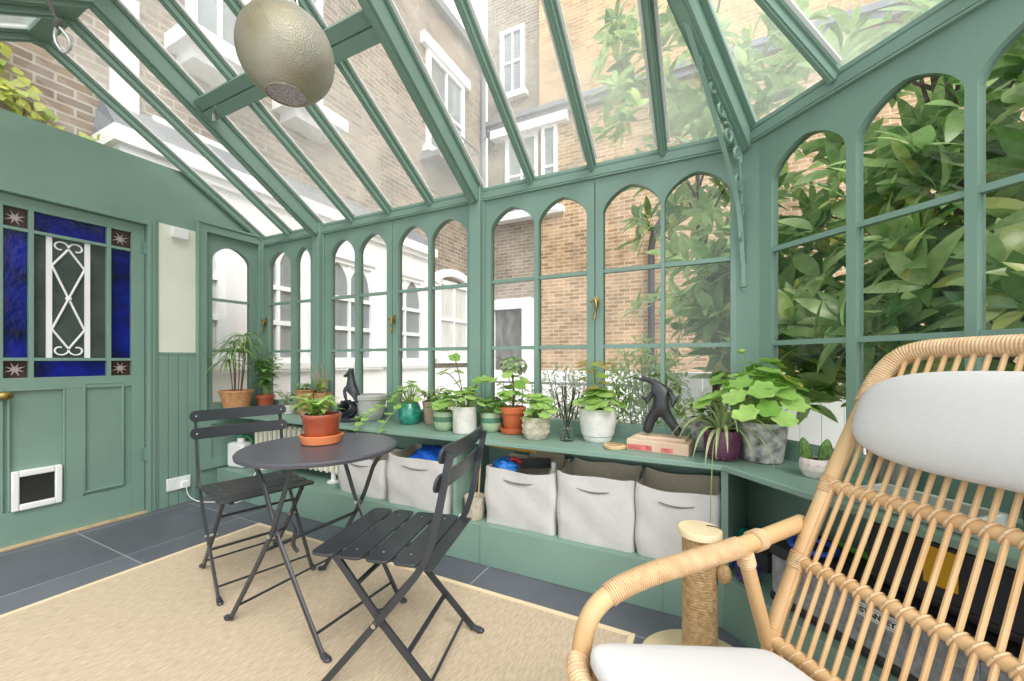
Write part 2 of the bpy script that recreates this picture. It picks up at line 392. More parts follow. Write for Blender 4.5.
# gable glass
g = MB(); zr = lambda y: EAVE + SL * (2.21 - y)
g.add([(LX - .04, 1.69, 2.5), (LX - .04, RIDGE_Y, zr(RIDGE_Y)), (LX - .04, -.4, zr(RIDGE_Y) - SL * (RIDGE_Y + .4)), (LX - .04, -.4, 2.5)], [(0, 1, 2, 3)])
struct(obj('window_2', g, GLASS))

# ---- door
dm = MB()
X0, X1 = LX - .055, LX - .012
def db(y0, y1, z0, z1, x0=X0, x1=X1): dm.box(x0, x1, y0, y1, z0, z1)
DL, DR = .545, 1.385
db(DL, .7485, .012, 2.03); db(1.315, DR, .012, 2.03)
db(.735, 1.315, 1.965, 2.03); db(.735, 1.315, .90, .975); db(.735, 1.315, .012, .205)
db(.985, 1.075, .205, .90)
db(.735, .985, .205, .90, X0, X1 - .014); db(1.075, 1.315, .205, .90, X0, X1 - .014)
for y in (.845, 1.188): db(y, y + .02, .975, 1.965)
for z in (1.075, 1.832): db(.735, 1.315, z, z + .018)
# panel mouldings
for y0, y1, z0, z1 in ((.772, .985, .22, .90), (1.083, 1.264, .235, .925)):
    for bx in ((y0 - .008, y0, z0, z1), (y1, y1 + .008, z0, z1), (y0 - .008, y1 + .008, z0 - .008, z0), (y0 - .008, y1 + .008, z1, z1 + .008)): dm.box(X1 - .014, X1 + .004, *bx)
door = struct(obj('door_1', dm, GREEN, bevel=.002))
XG = LX - .04
cols = ((.7485, .845), (.865, 1.188), (1.208, 1.315)); rows = ((.975, 1.075), (1.093, 1.832), (1.85, 1.965))
for i, (y0, y1) in enumerate(cols):
    for j, (z0, z1) in enumerate(rows):
        m = SMOKE if (i == 1 and j == 1) else (MAROON if (i != 1 and j != 1) else BLUE)
        p = MB(); p.box(XG - .004, XG, y0, y1, z0, z1)
        gp = obj('leaded_pane' if m is SMOKE else ('corner_pane' if m is MAROON else 'blue_pane'), p, m, door)
        if m is MAROON:
            s = MB(); cy, cz = (y0 + y1) / 2, (z0 + z1) / 2; n = 16
            vs = [(XG + .0012, cy, cz)]
            for k in range(n):
                an = 2 * PI * k / n + PI / 8; r = (.046 if k % 4 == 2 else .04) if k % 2 == 0 else .013
                vs.append((XG + .0012, cy + r * math.sin(an), cz + r * math.cos(an)))
            s.add(vs, [(0, 1 + k, 1 + (k + 1) % n) for k in range(n)])
            obj('etched_star', s, STARM, gp)
gr = MB(); xg = XG + .008
for y in (.930, 1.098): gr.box(xg - .004, xg + .004, y - .012, y + .012, 1.093, 1.832)
yc, yl, yr = 1.014, .942, 1.086
for (pa, pb) in (((yc, 1.775), (yl, 1.66)), ((yc, 1.775), (yr, 1.66)), ((yl, 1.66), (yr, 1.27)), ((yr, 1.66), (yl, 1.27)), ((yl, 1.27), (yc, 1.15)), ((yr, 1.27), (yc, 1.15))):
    gr.tube([(xg, pa[0], pa[1]), (xg, pb[0], pb[1])], .006, 6)
gr.ball((xg, yc, 1.465), .016, 8, 6)
for sy in (-1, 1):
    for zb, sz in ((1.775, 1), (1.15, -1)):
        pts = []
        for k in range(22):
            an = k / 21 * 1.6 * PI; r = .036 * (1 - .55 * k / 21)
            pts.append((xg, yc + sy * (.036 + -r * math.cos(an)), zb + sz * (.008 + r * math.sin(an))))
        gr.tube(pts, .005, 6)
obj('iron_grille', gr, WHITE, door)
cf = MB(); fx = X1
for bx in ((.776, .806, .205, .435), (.948, .978, .205, .435), (.806, .948, .205, .24), (.806, .948, .40, .435)): cf.box(fx - .016, fx + .018, *bx)
cff = obj('cat_flap', cf, PLASTIC, door, bevel=.006)
p = MB(); p.box(fx - .008, fx + .004, .806, .948, .24, .40); obj('flap_pane', p, pbr('smoked_acrylic', '#2A2E2E', .12), cff, bevel=.003)
k = MB(); k.lathe([(.0, 0), (.022, 0), (.024, .005), (.010, .008), (.009, .03)], 16, (X1, .738, .875), 0, Matrix(((0, 0, 1), (1, 0, 0), (0, 1, 0))))
k.ball((X1 + .05, .745, .878), .024, 16, 10, (.9, 1.35, 1)); obj('door_handle', k, BRASS, door)
for z in (.37, 1.83):
    h = MB(); h.tube([(X1 + .006, 1.388, z), (X1 + .006, 1.388, z + .09)], .007, 8); h.box(X1, X1 + .003, 1.36, 1.388, z, z + .09); obj('door_hinge', h, GREEN_D, door)
th = MB(); th.box(LX - .11, LX + .012, .50, 1.40, .0005, .012); struct(obj('trim_3', th, pbr('bare_oak_threshold', '#C9AE84', .7, var=.2, vscale=12)))

# ---- back wall below the glass, posts, wall plate
w = MB(); w.box(LX - .1, .16, 2.21, 2.27, 0, .66); struct(obj('wall_back', w, GREEN))
w = MB(); w.box(0, 1.75, -.03, .02, 0, .66, MRT); struct(obj('wall_right', w, GREEN))
post_w = .04
n = 4
for i, x in enumerate((-2.84, -1.355)):
    p = MB(); p.box(x - .040, x + .040, 2.165, 2.27, .66, 2.17); p.box(x - .055, x + .055, 2.195, 2.26, .66, 2.12); struct(obj('trim_%d' % n, p, GREEN, bevel=.003)); n += 1
p = MB(); p.box(LX - .02, LX + .05, 2.18, 2.27, .66, 2.13); struct(obj('trim_%d' % n, p, GREEN, bevel=.002)); n += 1
# corner post: chamfered prism
cp = [P0 + V((-.045, -.0, 0)), P0 + V((-.045, .06, 0)), P0 + V((.06, .06, 0)), P0 + D * .075 - NI * .05, P0 + D * .075, P0 + D * .03 + NI * .012, P0 + V((-.02, -.012, 0))]
p = MB(); p.prism([(q.x, q.y) for q in cp], .66, 2.13); struct(obj('trim_%d' % n, p, GREEN, bevel=.002)); n += 1
# wall plates (moulded beams)
for M, u0, u1, off in ((frame((0, 2.21, 0), (1, 0, 0), (0, -1, 0)), LX, .11, 0), (frame(P0, D, NI), .0, 1.7, 0)):
    p = MB(); p.box(u0, u1, -.06, -.002, 2.085, 2.166, M); p.box(u0, u1, -.06, .018, 2.0975, 2.1375, M); p.box(u0, u1, -.06, .020, 2.085, 2.093, M); p.box(u0, u1, -.06, .014, 2.1415, 2.1455, M); p.box(u0, u1, -.06, .012, 2.1495, 2.168, M)
    p.box(u0, u1, -.03, -.004, 2.06, 2.09, M)
    struct(obj('trim_%d' % n, p, GREEN, bevel=.002)); n += 1

# ---- windows of the back wall and right wall
sash('window_3', MBK, -3.56, -2.875, [(-3.51, -3.205), (-3.145, -2.955)], latch=(-3.535, 1.42))
sash('window_4', MBK, -2.79, -2.078, [(-2.72, -2.452), (-2.41, -2.128)])
sash('window_5', MBK, -2.072, -1.405, [(-2.023, -1.754), (-1.728, -1.436)], latch=(-2.055, 1.37))
sash('window_6', MBK, -1.305, -.598, [(-1.26, -.963), (-.936, -.641)])
sash('window_7', MBK, -.592, .115, [(-.55, -.251), (-.232, .068)], latch=(-.585, 1.40))
sash('window_8', MRT, .076, 1.50, [(.134, .442), (.474, .764), (.79, 1.09), (1.12, 1.42)], t=.02, spring=1.87, apex=2.0)
p = MB(); p.box(1.50, 1.62, -.06, .02, .66, 2.13, MRT); struct(obj('trim_%d' % n, p, GREEN)); n += 1

# ---- the roof
ceil = sempty('ceiling', (-1.5, RIDGE_Y, RIDGE_Z))
ca = 1 / math.sqrt(1 + SL * SL); sa = SL * ca
def slope_frame(o, e1, inw):
    inw = V(inw); return frame(o, e1, (inw.x * ca, inw.y * ca, sa), (-inw.x * sa, -inw.y * sa, ca))
def raf_len(run): return run / ca
def add_bar(M, L, big):  # white strips added beside each bar paint in the glint of the glass edges
    m = MB()
    if big:
        q = MB(); q.box(.0432, .060, .03, L, -.007, -.001, M); q.box(-.060, -.0432, .03, L, -.007, -.001, M); obj('edge_glint_strip', q, WHITE, ceil, world=True)
        m.box(-.030, .030, 0, L, -.115, 0, M); m.box(-.042, .042, 0, L, -.022, .004, M); m.box(-.016, .016, 0, L, -.128, -.1, M)
        return obj('rafter', m, GREEN, ceil, world=True)
    q = MB(); q.box(.0232, .036, .03, L, -.007, -.001, M); q.box(-.036, -.0232, .03, L, -.007, -.001, M); obj('edge_glint_strip', q, WHITE, ceil, world=True)
    m.box(-.013, .013, 0, L, -.052, 0, M); m.box(-.022, .022, 0, L, -.020, .004, M); m.box(-.007, .007, 0, L, -.060, -.05, M)
    return obj('glazing_bar', m, GREEN, ceil, world=True)
RUN = 2.21 - RIDGE_Y
xs = [-3.575, -3.21, -2.84, -2.469, -2.098, -1.726, -1.355, -.98, -.61, -.24]
def hip_run(x):   # run available before a back-slope bar at x meets the hip
    tt = (.13 - x) / .396
    return min(RUN, tt * .918)
for x in xs:
    M = slope_frame((x, 2.21, EAVE), (1, 0, 0), (0, -1, 0))
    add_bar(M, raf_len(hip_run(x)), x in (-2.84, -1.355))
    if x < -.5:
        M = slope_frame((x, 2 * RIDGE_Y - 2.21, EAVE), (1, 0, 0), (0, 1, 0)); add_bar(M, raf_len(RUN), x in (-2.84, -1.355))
def rp(x, run): return V((x, 2.21 - run, EAVE + SL * run + .004))
gx = xs + [.13]
for a, b in zip(gx[:-1], gx[1:]):
    q = MB(); q.quad(rp(a, 0), rp(b, 0), rp(b, hip_run(b)), rp(a, hip_run(a))); obj('roof_pane', q, ROOFGLASS, ceil, world=True)
    if b <= -.5:
        mir = lambda v: V((v.x, 2 * RIDGE_Y - v.y, v.z))
        q = MB(); q.quad(mir(rp(a, 0)), mir(rp(b, 0)), mir(rp(b, RUN)), mir(rp(a, RUN))); obj('roof_pane', q, ROOFGLASS, ceil, world=True)
# canted slope
TOT = 1.62
ap_s = (APEX - P0).dot(D); ap_in = (APEX - P0).dot(NI)
def rrun(s):
    return ap_in * s / ap_s if s <= ap_s else max(0, ap_in * (TOT - s) / (TOT - ap_s))
ss = [0, .409, .80, 1.19, TOT]
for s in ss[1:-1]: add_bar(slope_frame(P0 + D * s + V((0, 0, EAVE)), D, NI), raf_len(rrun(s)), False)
pr = lambda s, r: P0 + D * s + NI * r + V((0, 0, EAVE + SL * r + .004))
for a, b in zip(ss[:-1], ss[1:]):
    q = MB(); q.quad(pr(a, 0), pr(b, 0), pr(b, rrun(b)), pr(a, rrun(a))); obj('roof_pane', q, ROOFGLASS, ceil, world=True)
# hip rafters
m = MB(); hs = P0 + V((0, 0, EAVE)); u = (APEX - hs).normalized(); sd = u.cross(V((0, 0, 1))).normalized(); up = sd.cross(u)
MH = frame(hs, sd, u, up); Lh = (APEX - hs).length
m.box(-.032, .032, -.02, Lh, -.11, 0, MH); m.box(-.055, .055, 0, Lh, -.022, .008, MH); m.box(-.018, .018, -.02, Lh, -.124, -.10, MH); obj('hip_rafter', m, GREEN, ceil, world=True)
hs = P0 + D * TOT + V((0, 0, EAVE)); u = (APEX - hs).normalized(); sd = u.cross(V((0, 0, 1))).normalized(); MH = frame(hs, sd, u, sd.cross(u)); m = MB(); m.box(-.032, .032, 0, (APEX - hs).length, -.11, 0, MH); obj('hip_rafter', m, GREEN, ceil, world=True)
# ridge
m = MB(); m.box(LX - .05, APEX.x + .05, RIDGE_Y - .045, RIDGE_Y + .045, RIDGE_Z - .055, RIDGE_Z + .02); obj('ridge_beam', m, GREEN, ceil, world=True, bevel=.003)
# two-step tie board between the two main rafters
MT = slope_frame((0, 2.21, EAVE), (1, 0, 0), (0, -1, 0)); tl = (2.21 - 1.41) / ca
m = MB(); m.box(-2.81, -1.385, tl - .062, tl - .002, -.105, -.055, MT); m.box(-2.81, -1.385, tl + .004, tl + .062, -.085, -.035, MT); obj('tie_board', m, GREEN, ceil, world=True)

# ---- curved iron bracket in the corner
bt = thing('iron_corner_bracket', 'curved green iron bracket with scrollwork between corner post and hip rafter', 'bracket', tuple(P0 + V((-.02, -.03, 1.42))))
hp = lambda u_, z: P0 + HIP * u_ + V((0, 0, z))
arm = cr([hp(.02, 1.41), hp(.035, 1.56), hp(.10, 1.815), hp(.279, 2.05), hp(.463, 2.255), hp(.62, 2.415)], 8)
m = MB(); m.tube(arm, .013, 4, flat=.7); obj('bracket_bar', m, IRON_G, bt, world=True)
def scroll(c_u, c_z, r0, turns, dirn, ph, mb):
    pts = []
    for k in range(26):
        q = k / 25; an = ph + dirn * q * turns * 2 * PI; r = r0 * (1 - .75 * q)
        pts.append(hp(c_u + r * math.cos(an), c_z + r * math.sin(an)))
    mb.tube(pts, [.008 + .004 * (k == 25) for k in range(26)], 6)
for (cu, cz, r0, dn, ph) in ((.055, 1.66, .028, 1, 2.2), (.06, 1.78, .034, -1, -2.0), (.09, 1.90, .05, 1, 2.6), (.10, 2.02, .045, -1, -2.4), (.20, 2.08, .05, 1, .6), (.27, 2.155, .04, -1, 3.6), (.36, 2.22, .036, 1, .6), (.44, 2.29, .03, -1, 3.6)):
    m = MB(); scroll(cu, cz, r0, 1.3, dn, ph, m); obj('scroll', m, IRON_G, bt, world=True)
m = MB(); m.tube(cr([hp(.03, 1.58), hp(.045, 1.75), hp(.06, 1.95), hp(.13, 2.08), hp(.3, 2.2), hp(.5, 2.34)], 8), .006, 6); m.ball(hp(.02, 1.52), .016, 10, 6); m.ball(hp(.022, 1.43), .018, 10, 6, (1, 1, .7)); obj('bracket_stem', m, IRON_G, bt, world=True)

# ---- electrical boxes
o = MB(); o.box(LX + .0065, LX + .045, 1.525, 1.63, 1.985, 2.062); t0 = tag(obj('junction_box', o, PLASTIC, world=True, origin=(LX + .02, 1.575, 2.0), bevel=.006), 'white plastic junction box at the top of the cream panel', 'electrical box')
s0 = thing('wall_socket', 'white double wall socket low on the green boards', 'socket', (LX + .012, 1.575, .15))
o = MB(); o.box(LX + .012, LX + .024, 1.50, 1.65, .115, .205); obj('face_plate', o, PLASTIC, s0, world=True, bevel=.004)
for y in (1.54, 1.61):
    o = MB(); o.box(LX + .024, LX + .029, y - .006, y + .006, .18, .195); obj('switch', o, PLASTIC, s0, world=True)
o = MB(); o.box(LX + .024, LX + .05, 1.588, 1.632, .125, .165)
o.tube(cr([(LX + .045, 1.61, .14), (LX + .06, 1.62, .06), (LX + .12, 1.66, .012), (LX + .25, 1.72, .009), (LX + .40, 1.78, .012), (LX + .5, 1.80, .10), (LX + .55, 1.815, .23), (LX + .5, 1.86, .235)], 8), .0035, 6)
tag(obj('plug_cable', o, PLASTIC, world=True, origin=(LX + .04, 1.61, .14)), 'white plug and cable trailing from the wall socket along the floor', 'cable')

# ================================================================== outside
BRW = brickmat('weathered_brown_brick', ('y', 'z'), '#9D8C79', '#7C6E60', '#A9A194', stain=.4)
BRF = brickmat('yellow_stock_brick', ('x', 'z'), '#CFA976', '#B78F60', '#C6B799', stain=.35)
BRG = brickmat('grey_stock_brick', ('x', 'z'), '#9C8F80', '#857868', '#ADA698', stain=.3)
BRB = brickmat('brown_garden_brick', ('x', 'z'), '#BC9A76', '#927250', '#BFB29B', stain=.4)
STUC = pbr('white_render', '#F1F1F2', .8, var=.04, vscale=2)
PANE = pbr('house_window_glass', '#8E9698', .05, var=.25, vscale=.9, spec=.8)
CURT = pbr('net_curtain', '#CFCFCB', .8, stretch=(8, 8, 1), var=.15, vscale=4)
LEAD = pbr('lead_grey', '#7E8288', .7, var=.15)
WX = -4.7
def hwin(parent, face, a0, a1, z0, z1, out, cols=2, bars=(.5,), fr=.06, inset=.08, curtain=False, arch=False):
    # a white sash window in a facade: 'x' faces lie on X = const (a runs along y), 'y' faces lie on Y = const
    ax, pos = face
    def P(a, d, z): return (pos + d * out, a, z) if ax == 'x' else (a, pos + d * out, z)
    def bx(mb, a, b, d0, d1, z, zz):
        p, q = P(a, d0, z), P(b, d1, zz)
        mb.box(min(p[0], q[0]), max(p[0], q[0]), min(p[1], q[1]), max(p[1], q[1]), z, zz)
    f = MB()
    for q in ((a0, a0 + fr, z0, z1), (a1 - fr, a1, z0, z1), (a0 + fr, a1 - fr, z0, z0 + fr), (a0 + fr, a1 - fr, z1 - fr, z1)): bx(f, q[0], q[1], .0, .06, q[2], q[3])
    bx(f, a0 - .08, a1 + .08, .0, .14, z0 - .10, z0)
    for k in range(1, cols): c = a0 + (a1 - a0) * k / cols; bx(f, c - .02, c + .02, 0, .045, z0, z1)
    for b in bars: c = z0 + (z1 - z0) * b; bx(f, a0, a1, 0, .05, c - .025, c + .025)
    w = obj('window', f, WHITE, parent, world=True)
    p = MB(); bx(p, a0 + .01, a1 - .01, .005, .015, z0 + .01, z1 - .01); obj('pane', p, CURT if curtain else PANE, w, world=True)
    if arch:
        for k in range(cols):
            c0 = a0 + fr + (a1 - a0 - 2 * fr) * k / cols; c1 = a0 + fr + (a1 - a0 - 2 * fr) * (k + 1) / cols
            m = MB(); c, h = (c0 + c1) / 2, (c1 - c0) / 2; N = 12
            for i in range(N):
                x0, x1 = c0 + (c1 - c0) * i / N, c0 + (c1 - c0) * (i + 1) / N
                zz0, zz1 = z1 - fr - .34 + .34 * arch_h((x0 - c) / h), z1 - fr - .34 + .34 * arch_h((x1 - c) / h)
                m.add([P(x0, .03, zz0), P(x1, .03, zz1), P(x1, .03, z1 - fr), P(x0, .03, z1 - fr), P(x0, .0, zz0), P(x1, .0, zz1), P(x1, .0, z1 - fr), P(x0, .0, z1 - fr)], [(0, 1, 2, 3), (4, 7, 6, 5), (0, 4, 5, 1), (2, 6, 7, 3)])
            obj('arched_head', m, WHITE, w, world=True)
    return w

wing = thing('brick_house', 'tall brown brick house wing on the left with white bay at its foot', 'house', (WX, 4, -.065))
m = MB(); m.box(WX - .3, WX, -2.5, 8.0, -.065, 7.7); obj('wall', m, BRW, wing, world=True)
m = MB(); m.box(WX - .5, WX + .12, -2.5, 8.1, 7.7, 7.86); obj('eaves', m, LEAD, wing, world=True)
m = MB(); m.box(WX, WX + .05, -2.5, 8.0, -.065, .93); obj('rendered_base', m, STUC, wing, world=True)
for ya, yb in ((1.95, 2.8), (3.0, 3.75)):
    m = MB(); m.box(WX, WX + .42, ya, yb, 4.05, 4.2); m.box(WX, WX + .3, ya + .1, yb - .1, 3.95, 4.05); obj('stone_slab', m, STUC, wing, world=True)
m = MB(); m.box(WX, WX + .06, 1.56, 1.74, 2.4, 4.3); obj('white_pilaster', m, STUC, wing, world=True)
# white bay with arched sashes
bay = MB(); BX = WX + .32
bay.box(WX, BX, 1.55, 5.55, -.065, 1.02); bay.box(WX, BX, 1.55, 5.55, 2.42, 2.85); bay.box(WX, BX + .10, 1.45, 5.65, 2.85, 2.98); bay.box(WX, BX + .05, 1.5, 5.6, 2.78, 2.85); bay.box(WX, BX + .06, 1.5, 5.6, .98, 1.05)
pil = [1.55, 2.45, 3.35, 4.45, 5.55]
for y in pil: bay.box(WX, BX + .02, y - (.0 if y == 1.55 else .12), y + (.0 if y == 5.55 else .12), 1.0, 2.5)
obj('bay', bay, WHITE, wing, world=True)
m = MB(); m.add([(WX, 1.5, 3.35), (WX, 5.6, 3.35), (BX + .1, 5.65, 2.98), (BX + .1, 1.45, 2.98)], [(0, 1, 2, 3)]); m.add([(WX, 1.5, 3.35), (BX + .1, 1.45, 2.98), (WX, 1.45, 2.98)], [(0, 1, 2)]); obj('bay_roof', m, LEAD, wing, world=True)
for i in range(4):
    hwin(wing, ('x', BX - .09), pil[i] + .12, pil[i + 1] - .12, 1.05, 2.42, 1, 2, (.33, .62), arch=True, curtain=(i == 0))
hwin(wing, ('x', WX), 6.15, 7.25, 1.12, 2.62, 1, 2, (.5,), fr=.09, curtain=True)
m = MB(); N = 10
for k in range(N + 1):
    pass
m.tube([(WX + .03, 6.05, 1.1), (WX + .03, 6.05, 2.5)] + [(WX + .03, 6.7 - .65 * math.cos(PI * k / 10), 2.5 + .30 * math.sin(PI * k / 10)) for k in range(11)] + [(WX + .03, 7.35, 2.5), (WX + .03, 7.35, 1.1)], .10, 4); obj('window_surround', m, WHITE, wing, world=True)
hwin(wing, ('x', WX), 5.85, 7.05, 4.95, 6.75, 1, 2, (.5,), fr=.09)
m = MB(); m.box(WX, WX + .1, 5.7, 7.2, 6.75, 6.95); obj('lintel', m, STUC, wing, world=True)
m = MB()
for k in range(9): y = 5.75 + k * .17; m.tube([(WX + .35, y, 4.75), (WX + .35, y, 5.35)], .012, 5)
m.tube([(WX + .35, 5.7, 5.36), (WX + .35, 7.2, 5.36)], .018, 6); m.box(WX, WX + .4, 5.7, 7.2, 4.66, 4.76); m.tube([(WX, 5.75, 5.36), (WX + .35, 5.75, 5.36)], .015, 5); m.tube([(WX, 7.15, 5.36), (WX + .35, 7.15, 5.36)], .015, 5); obj('balcony', m, LEAD, wing, world=True)
hwin(wing, ('x', WX), 2.12, 2.72, 4.30, 5.6, 1, 2, (.5,), fr=.08)
hwin(wing, ('x', WX), 3.1, 3.65, 4.30, 5.9, 1, 2, (.5,), fr=.08)
hwin(wing, ('x', WX), 1.85, 2.5, 2.75, 3.35, 1, 2, (.5,), fr=.07)
m = MB(); m.tube([(WX + .07, 7.78, .9), (WX + .07, 7.78, 7.7)], .055, 10)
for z in (1.5, 3.0, 4.5, 6.0): m.tube([(WX + .07, 7.78, z), (WX + .07, 7.78, z + .12)], .07, 10)
obj('drainpipe', m, LEAD, wing, world=True)

far = thing('brick_terrace', 'yellow stock brick house across the courtyard with white framed door', 'house', (2, 8.1, -.065))
m = MB(); m.box(WX, -3.35, 8.1, 8.4, -.065, 13); obj('grey_wall', m, BRG, far, world=True)
m = MB(); m.box(-3.35, 9, 7.95, 8.4, 6.35, 13); obj('upper_wall', m, BRF, far, world=True)
m = MB(); m.box(-3.35, 9, 8.0, 8.4, -.065, 6.35); obj('wall', m, BRB, far, world=True)
m = MB(); m.box(WX, 9, 7.82, 8.1, 6.32, 6.42); m.box(WX, 9, 7.88, 8.1, 6.2, 6.32); obj('cornice', m, LEAD, far, world=True)
m = MB(); m.box(-4.5, 9, 7.93, 8.1, -.065, .86); obj('rendered_base', m, STUC, far, world=True)
hwin(far, ('y', 8.1), -4.22, -3.42, 4.3, 6.05, -1, 2, (.5,), fr=.09)
hwin(far, ('y', 8.0), -3.30, -2.95, 4.3, 6.05, -1, 1, (.5,), fr=.07)
hwin(far, ('y', 8.1), -4.35, -3.75, 7.0, 8.5, -1, 2, (.5,), fr=.09)
m = MB(); m.box(-4.5, -2.7, 7.85, 8.1, 6.02, 6.2); m.box(-4.4, -2.8, 7.88, 8.1, 4.16, 4.28); obj('window_ledge', m, STUC, far, world=True)
dr = MB()
for bx in ((-4.62, -4.42, -.065, 2.4), (-3.72, -3.50, -.065, 2.4), (-4.62, -3.50, 2.2, 2.42)): dr.box(bx[0], bx[1], 7.86, 8.1, bx[2], bx[3])
df = obj('door_surround', dr, WHITE, far, world=True)
m = MB(); m.box(-4.42, -3.72, 7.96, 8.02, -.065, 2.2); obj('garden_door', m, pbr('dark_glazed_door', '#6B6A66', .3, var=.5, vscale=3, stretch=(3, 3, 1)), df, world=True)
m = MB(); m.tube([(-1.06, 7.9, -.06), (-1.06, 7.9, 3.2), (-1.0, 7.9, 3.5), (-.6, 7.9, 4.0)], .06, 10); obj('drainpipe', m, pbr('black_pipe', '#3A3A3C', .5), far, world=True)

# white boarded fence beyond the right windows
fn = thing('white_garden_fence', 'low white boarded fence under the magnolia branches', 'fence', (1.2, 4.2, -.065))
m = MB()
for k in range(32): m.box(-.55 + k * .15, -.55 + k * .15 + .145, 4.18, 4.205, -.065, .93)
obj('boards', m, WHITE, fn, world=True)
m = MB(); m.box(-.58, 4.3, 4.17, 4.215, .93, .96); m.box(-.58, 4.3, 4.205, 4.24, .2, .28); m.box(-.58, 4.3, 4.205, 4.24, .7, .78); obj('fence_rail', m, WHITE, fn, world=True)
# dark garden railings seen low through the middle windows
rl = thing('garden_railing', 'low dark railing across the courtyard', 'railing', (-2.0, 5.2, -.065))
m = MB()
for k in range(14): m.tube([(-2.9 + k * .15, 5.2, -.06), (-2.9 + k * .15, 5.2, .74)], .008, 5)
obj('balusters', m, LEAD, rl, world=True)
m = MB(); m.tube([(-3.0, 5.2, .76), (-.85, 5.2, .76)], .016, 6); obj('top_rail', m, LEAD, rl, world=True)

# ---- trees
def inside_house(p):
    a = p.y - 2.21; b = -(p - P0).dot(NI); g = .16 + .42 * max(0, p.z - 1.15)   # the crowns lean away from the glass as they rise
    return (a < g and b < g) if p.z < 2.3 else (max(a, b) < g * .8 or p.z < EAVE + SL * (-max(a, b)) + .3)
def whorl(mb, c, ax, n, Lr=(.13, .22), Wr=(.045, .068)):
    ax = V(ax).normalized(); o1 = ax.orthogonal().normalized(); o2 = ax.cross(o1)
    for k in range(n):
        an = 2 * PI * k / n + U(-.3, .3); el = U(.15, .9)
        d = (o1 * math.cos(an) + o2 * math.sin(an)) * math.cos(el) + ax * math.sin(el)
        L = U(*Lr); mb.leaf(c + d * .015, d, ax + V((U(-.3, .3), U(-.3, .3), .4)), L, U(*Wr) * L / .16, 5, U(.05, .45), U(.1, .35), .8)
def magnolia(name, label, base, top, crown, nwh, dense, trunk_r=.07):
    t = thing(name, label, 'tree', base)
    base, top = V(base), V(top)
    tr = cr([base, base.lerp(top, .3) + V((.05, .04, 0)), base.lerp(top, .65) + V((-.06, .05, 0)), top], 6)
    m = MB(); m.tube(tr, [trunk_r * (1 - .75 * i / (len(tr) - 1)) for i in range(len(tr))], 10); obj('trunk', m, TRUNK, t, world=True)
    lf = MB(); br = MB(); cnt = 0; tries = 0
    while cnt < nwh and tries < nwh * 30:
        tries += 1
        c, r = crown[tries % len(crown)]
        d = V((U(-1, 1), U(-1, 1), U(-1, 1)))
        if d.length > 1 or d.length < .35: continue
        p = V((c[0] + d.x * r[0], c[1] + d.y * r[1], c[2] + d.z * r[2]))
        if inside_house(p) or p.z < .78: continue
        ax = V((d.x * .8, d.y * .8 - .25, abs(d.z) * .6 + .35)) + V((U(-.5, .5), U(-.5, .5), U(-.4, .3)))
        whorl(lf, p, ax, random.choice((6, 7, 8, 9))); cnt += 1
        if cnt % 9 == 0:
            k = min(len(tr) - 1, max(3, int((p.z - base.z - .3) / max(.1, (top.z - base.z)) * (len(tr) - 1))))
            s = tr[k]; mid = s.lerp(p, .5) + V((U(-.1, .1), U(-.1, .1), U(.0, .15)))
            if not inside_house(mid): br.tube(cr([s, mid, p], 5), [.012 - .0008 * i for i in range(11)], 6)
    obj('branches', br, TRUNK, t, world=True)
    obj('foliage', lf, L_MAG, t, world=True)
    return t
magnolia('magnolia_tree', 'large magnolia tree with broad glossy leaves pressed against the right windows', (1.15, 2.62, -.065), (1.05, 2.9, 4.2),
         [((1.2, 2.3, 1.9), (1.0, .75, 1.2)), ((.6, 2.85, 2.0), (.8, .6, 1.25)), ((1.6, 1.75, 1.85), (.75, .85, 1.15)), ((1.1, 2.2, 1.5), (.95, .62, .75)), ((.55, 2.7, 1.6), (.75, .50, .85)), ((1.3, 2.0, 1.5), (.8, .8, .8)), ((1.1, 2.9, 3.1), (1.4, .9, .9))], 600, 1)
magnolia('magnolia_tree', 'younger magnolia behind the back windows with a slim trunk', (-.02, 3.75, -.065), (-.1, 3.9, 3.6),
         [((-.05, 3.4, 1.9), (.62, .5, 1.1)), ((-.15, 3.4, 3.3), (.8, .5, .8)), ((.2, 2.9, 1.35), (.45, .35, .55))], 240, 1, .04)
def shrub(name, label, c, r, n, mat, leafL, leafW, nst=9, droop=.3):
    t = thing(name, label, 'shrub', (c[0], c[1], -.065))
    st = MB(); lf = MB()
    for k in range(nst):
        an = 2 * PI * k / nst + U(-.3, .3); q = V((c[0] + math.cos(an) * r[0] * U(.3, .95), c[1] + math.sin(an) * r[1] * U(.3, .95), c[2] + r[2] * U(.3, 1)))
        b = V((c[0] + U(-.06, .06), c[1] + U(-.06, .06), -.06)); path = cr([b, b.lerp(q, .55) + V((0, 0, .12)), q], 6); st.tube(path, [.006 - .0003 * i for i in range(13)], 5)
    for k in range(n):
        d = V((U(-1, 1), U(-1, 1), U(-1, 1)))
        if d.length > 1: continue
        p = V((c[0] + d.x * r[0], c[1] + d.y * r[1], c[2] + d.z * r[2]))
        if p.z < .0: continue
        lf.leaf(p, V((U(-1, 1), U(-1, 1), U(-.5, .8))), (0, 0, 1), leafL * U(.7, 1.3), leafW * U(.7, 1.3), 3, droop, .2)
    obj('stems', st, STEM, t, world=True); obj('foliage', lf, mat, t, world=True)
shrub('leafy_shrub', 'light green feathery shrub outside behind the tree-like figurine', (-.45, 3.0, .78), (.30, .25, .46), 2600, L_LT, .075, .024)
shrub('leafy_shrub', 'pale sage shrub outside behind the reed diffuser', (-1.08, 3.15, .70), (.34, .25, .36), 1500, L_SAGE, .06, .026)
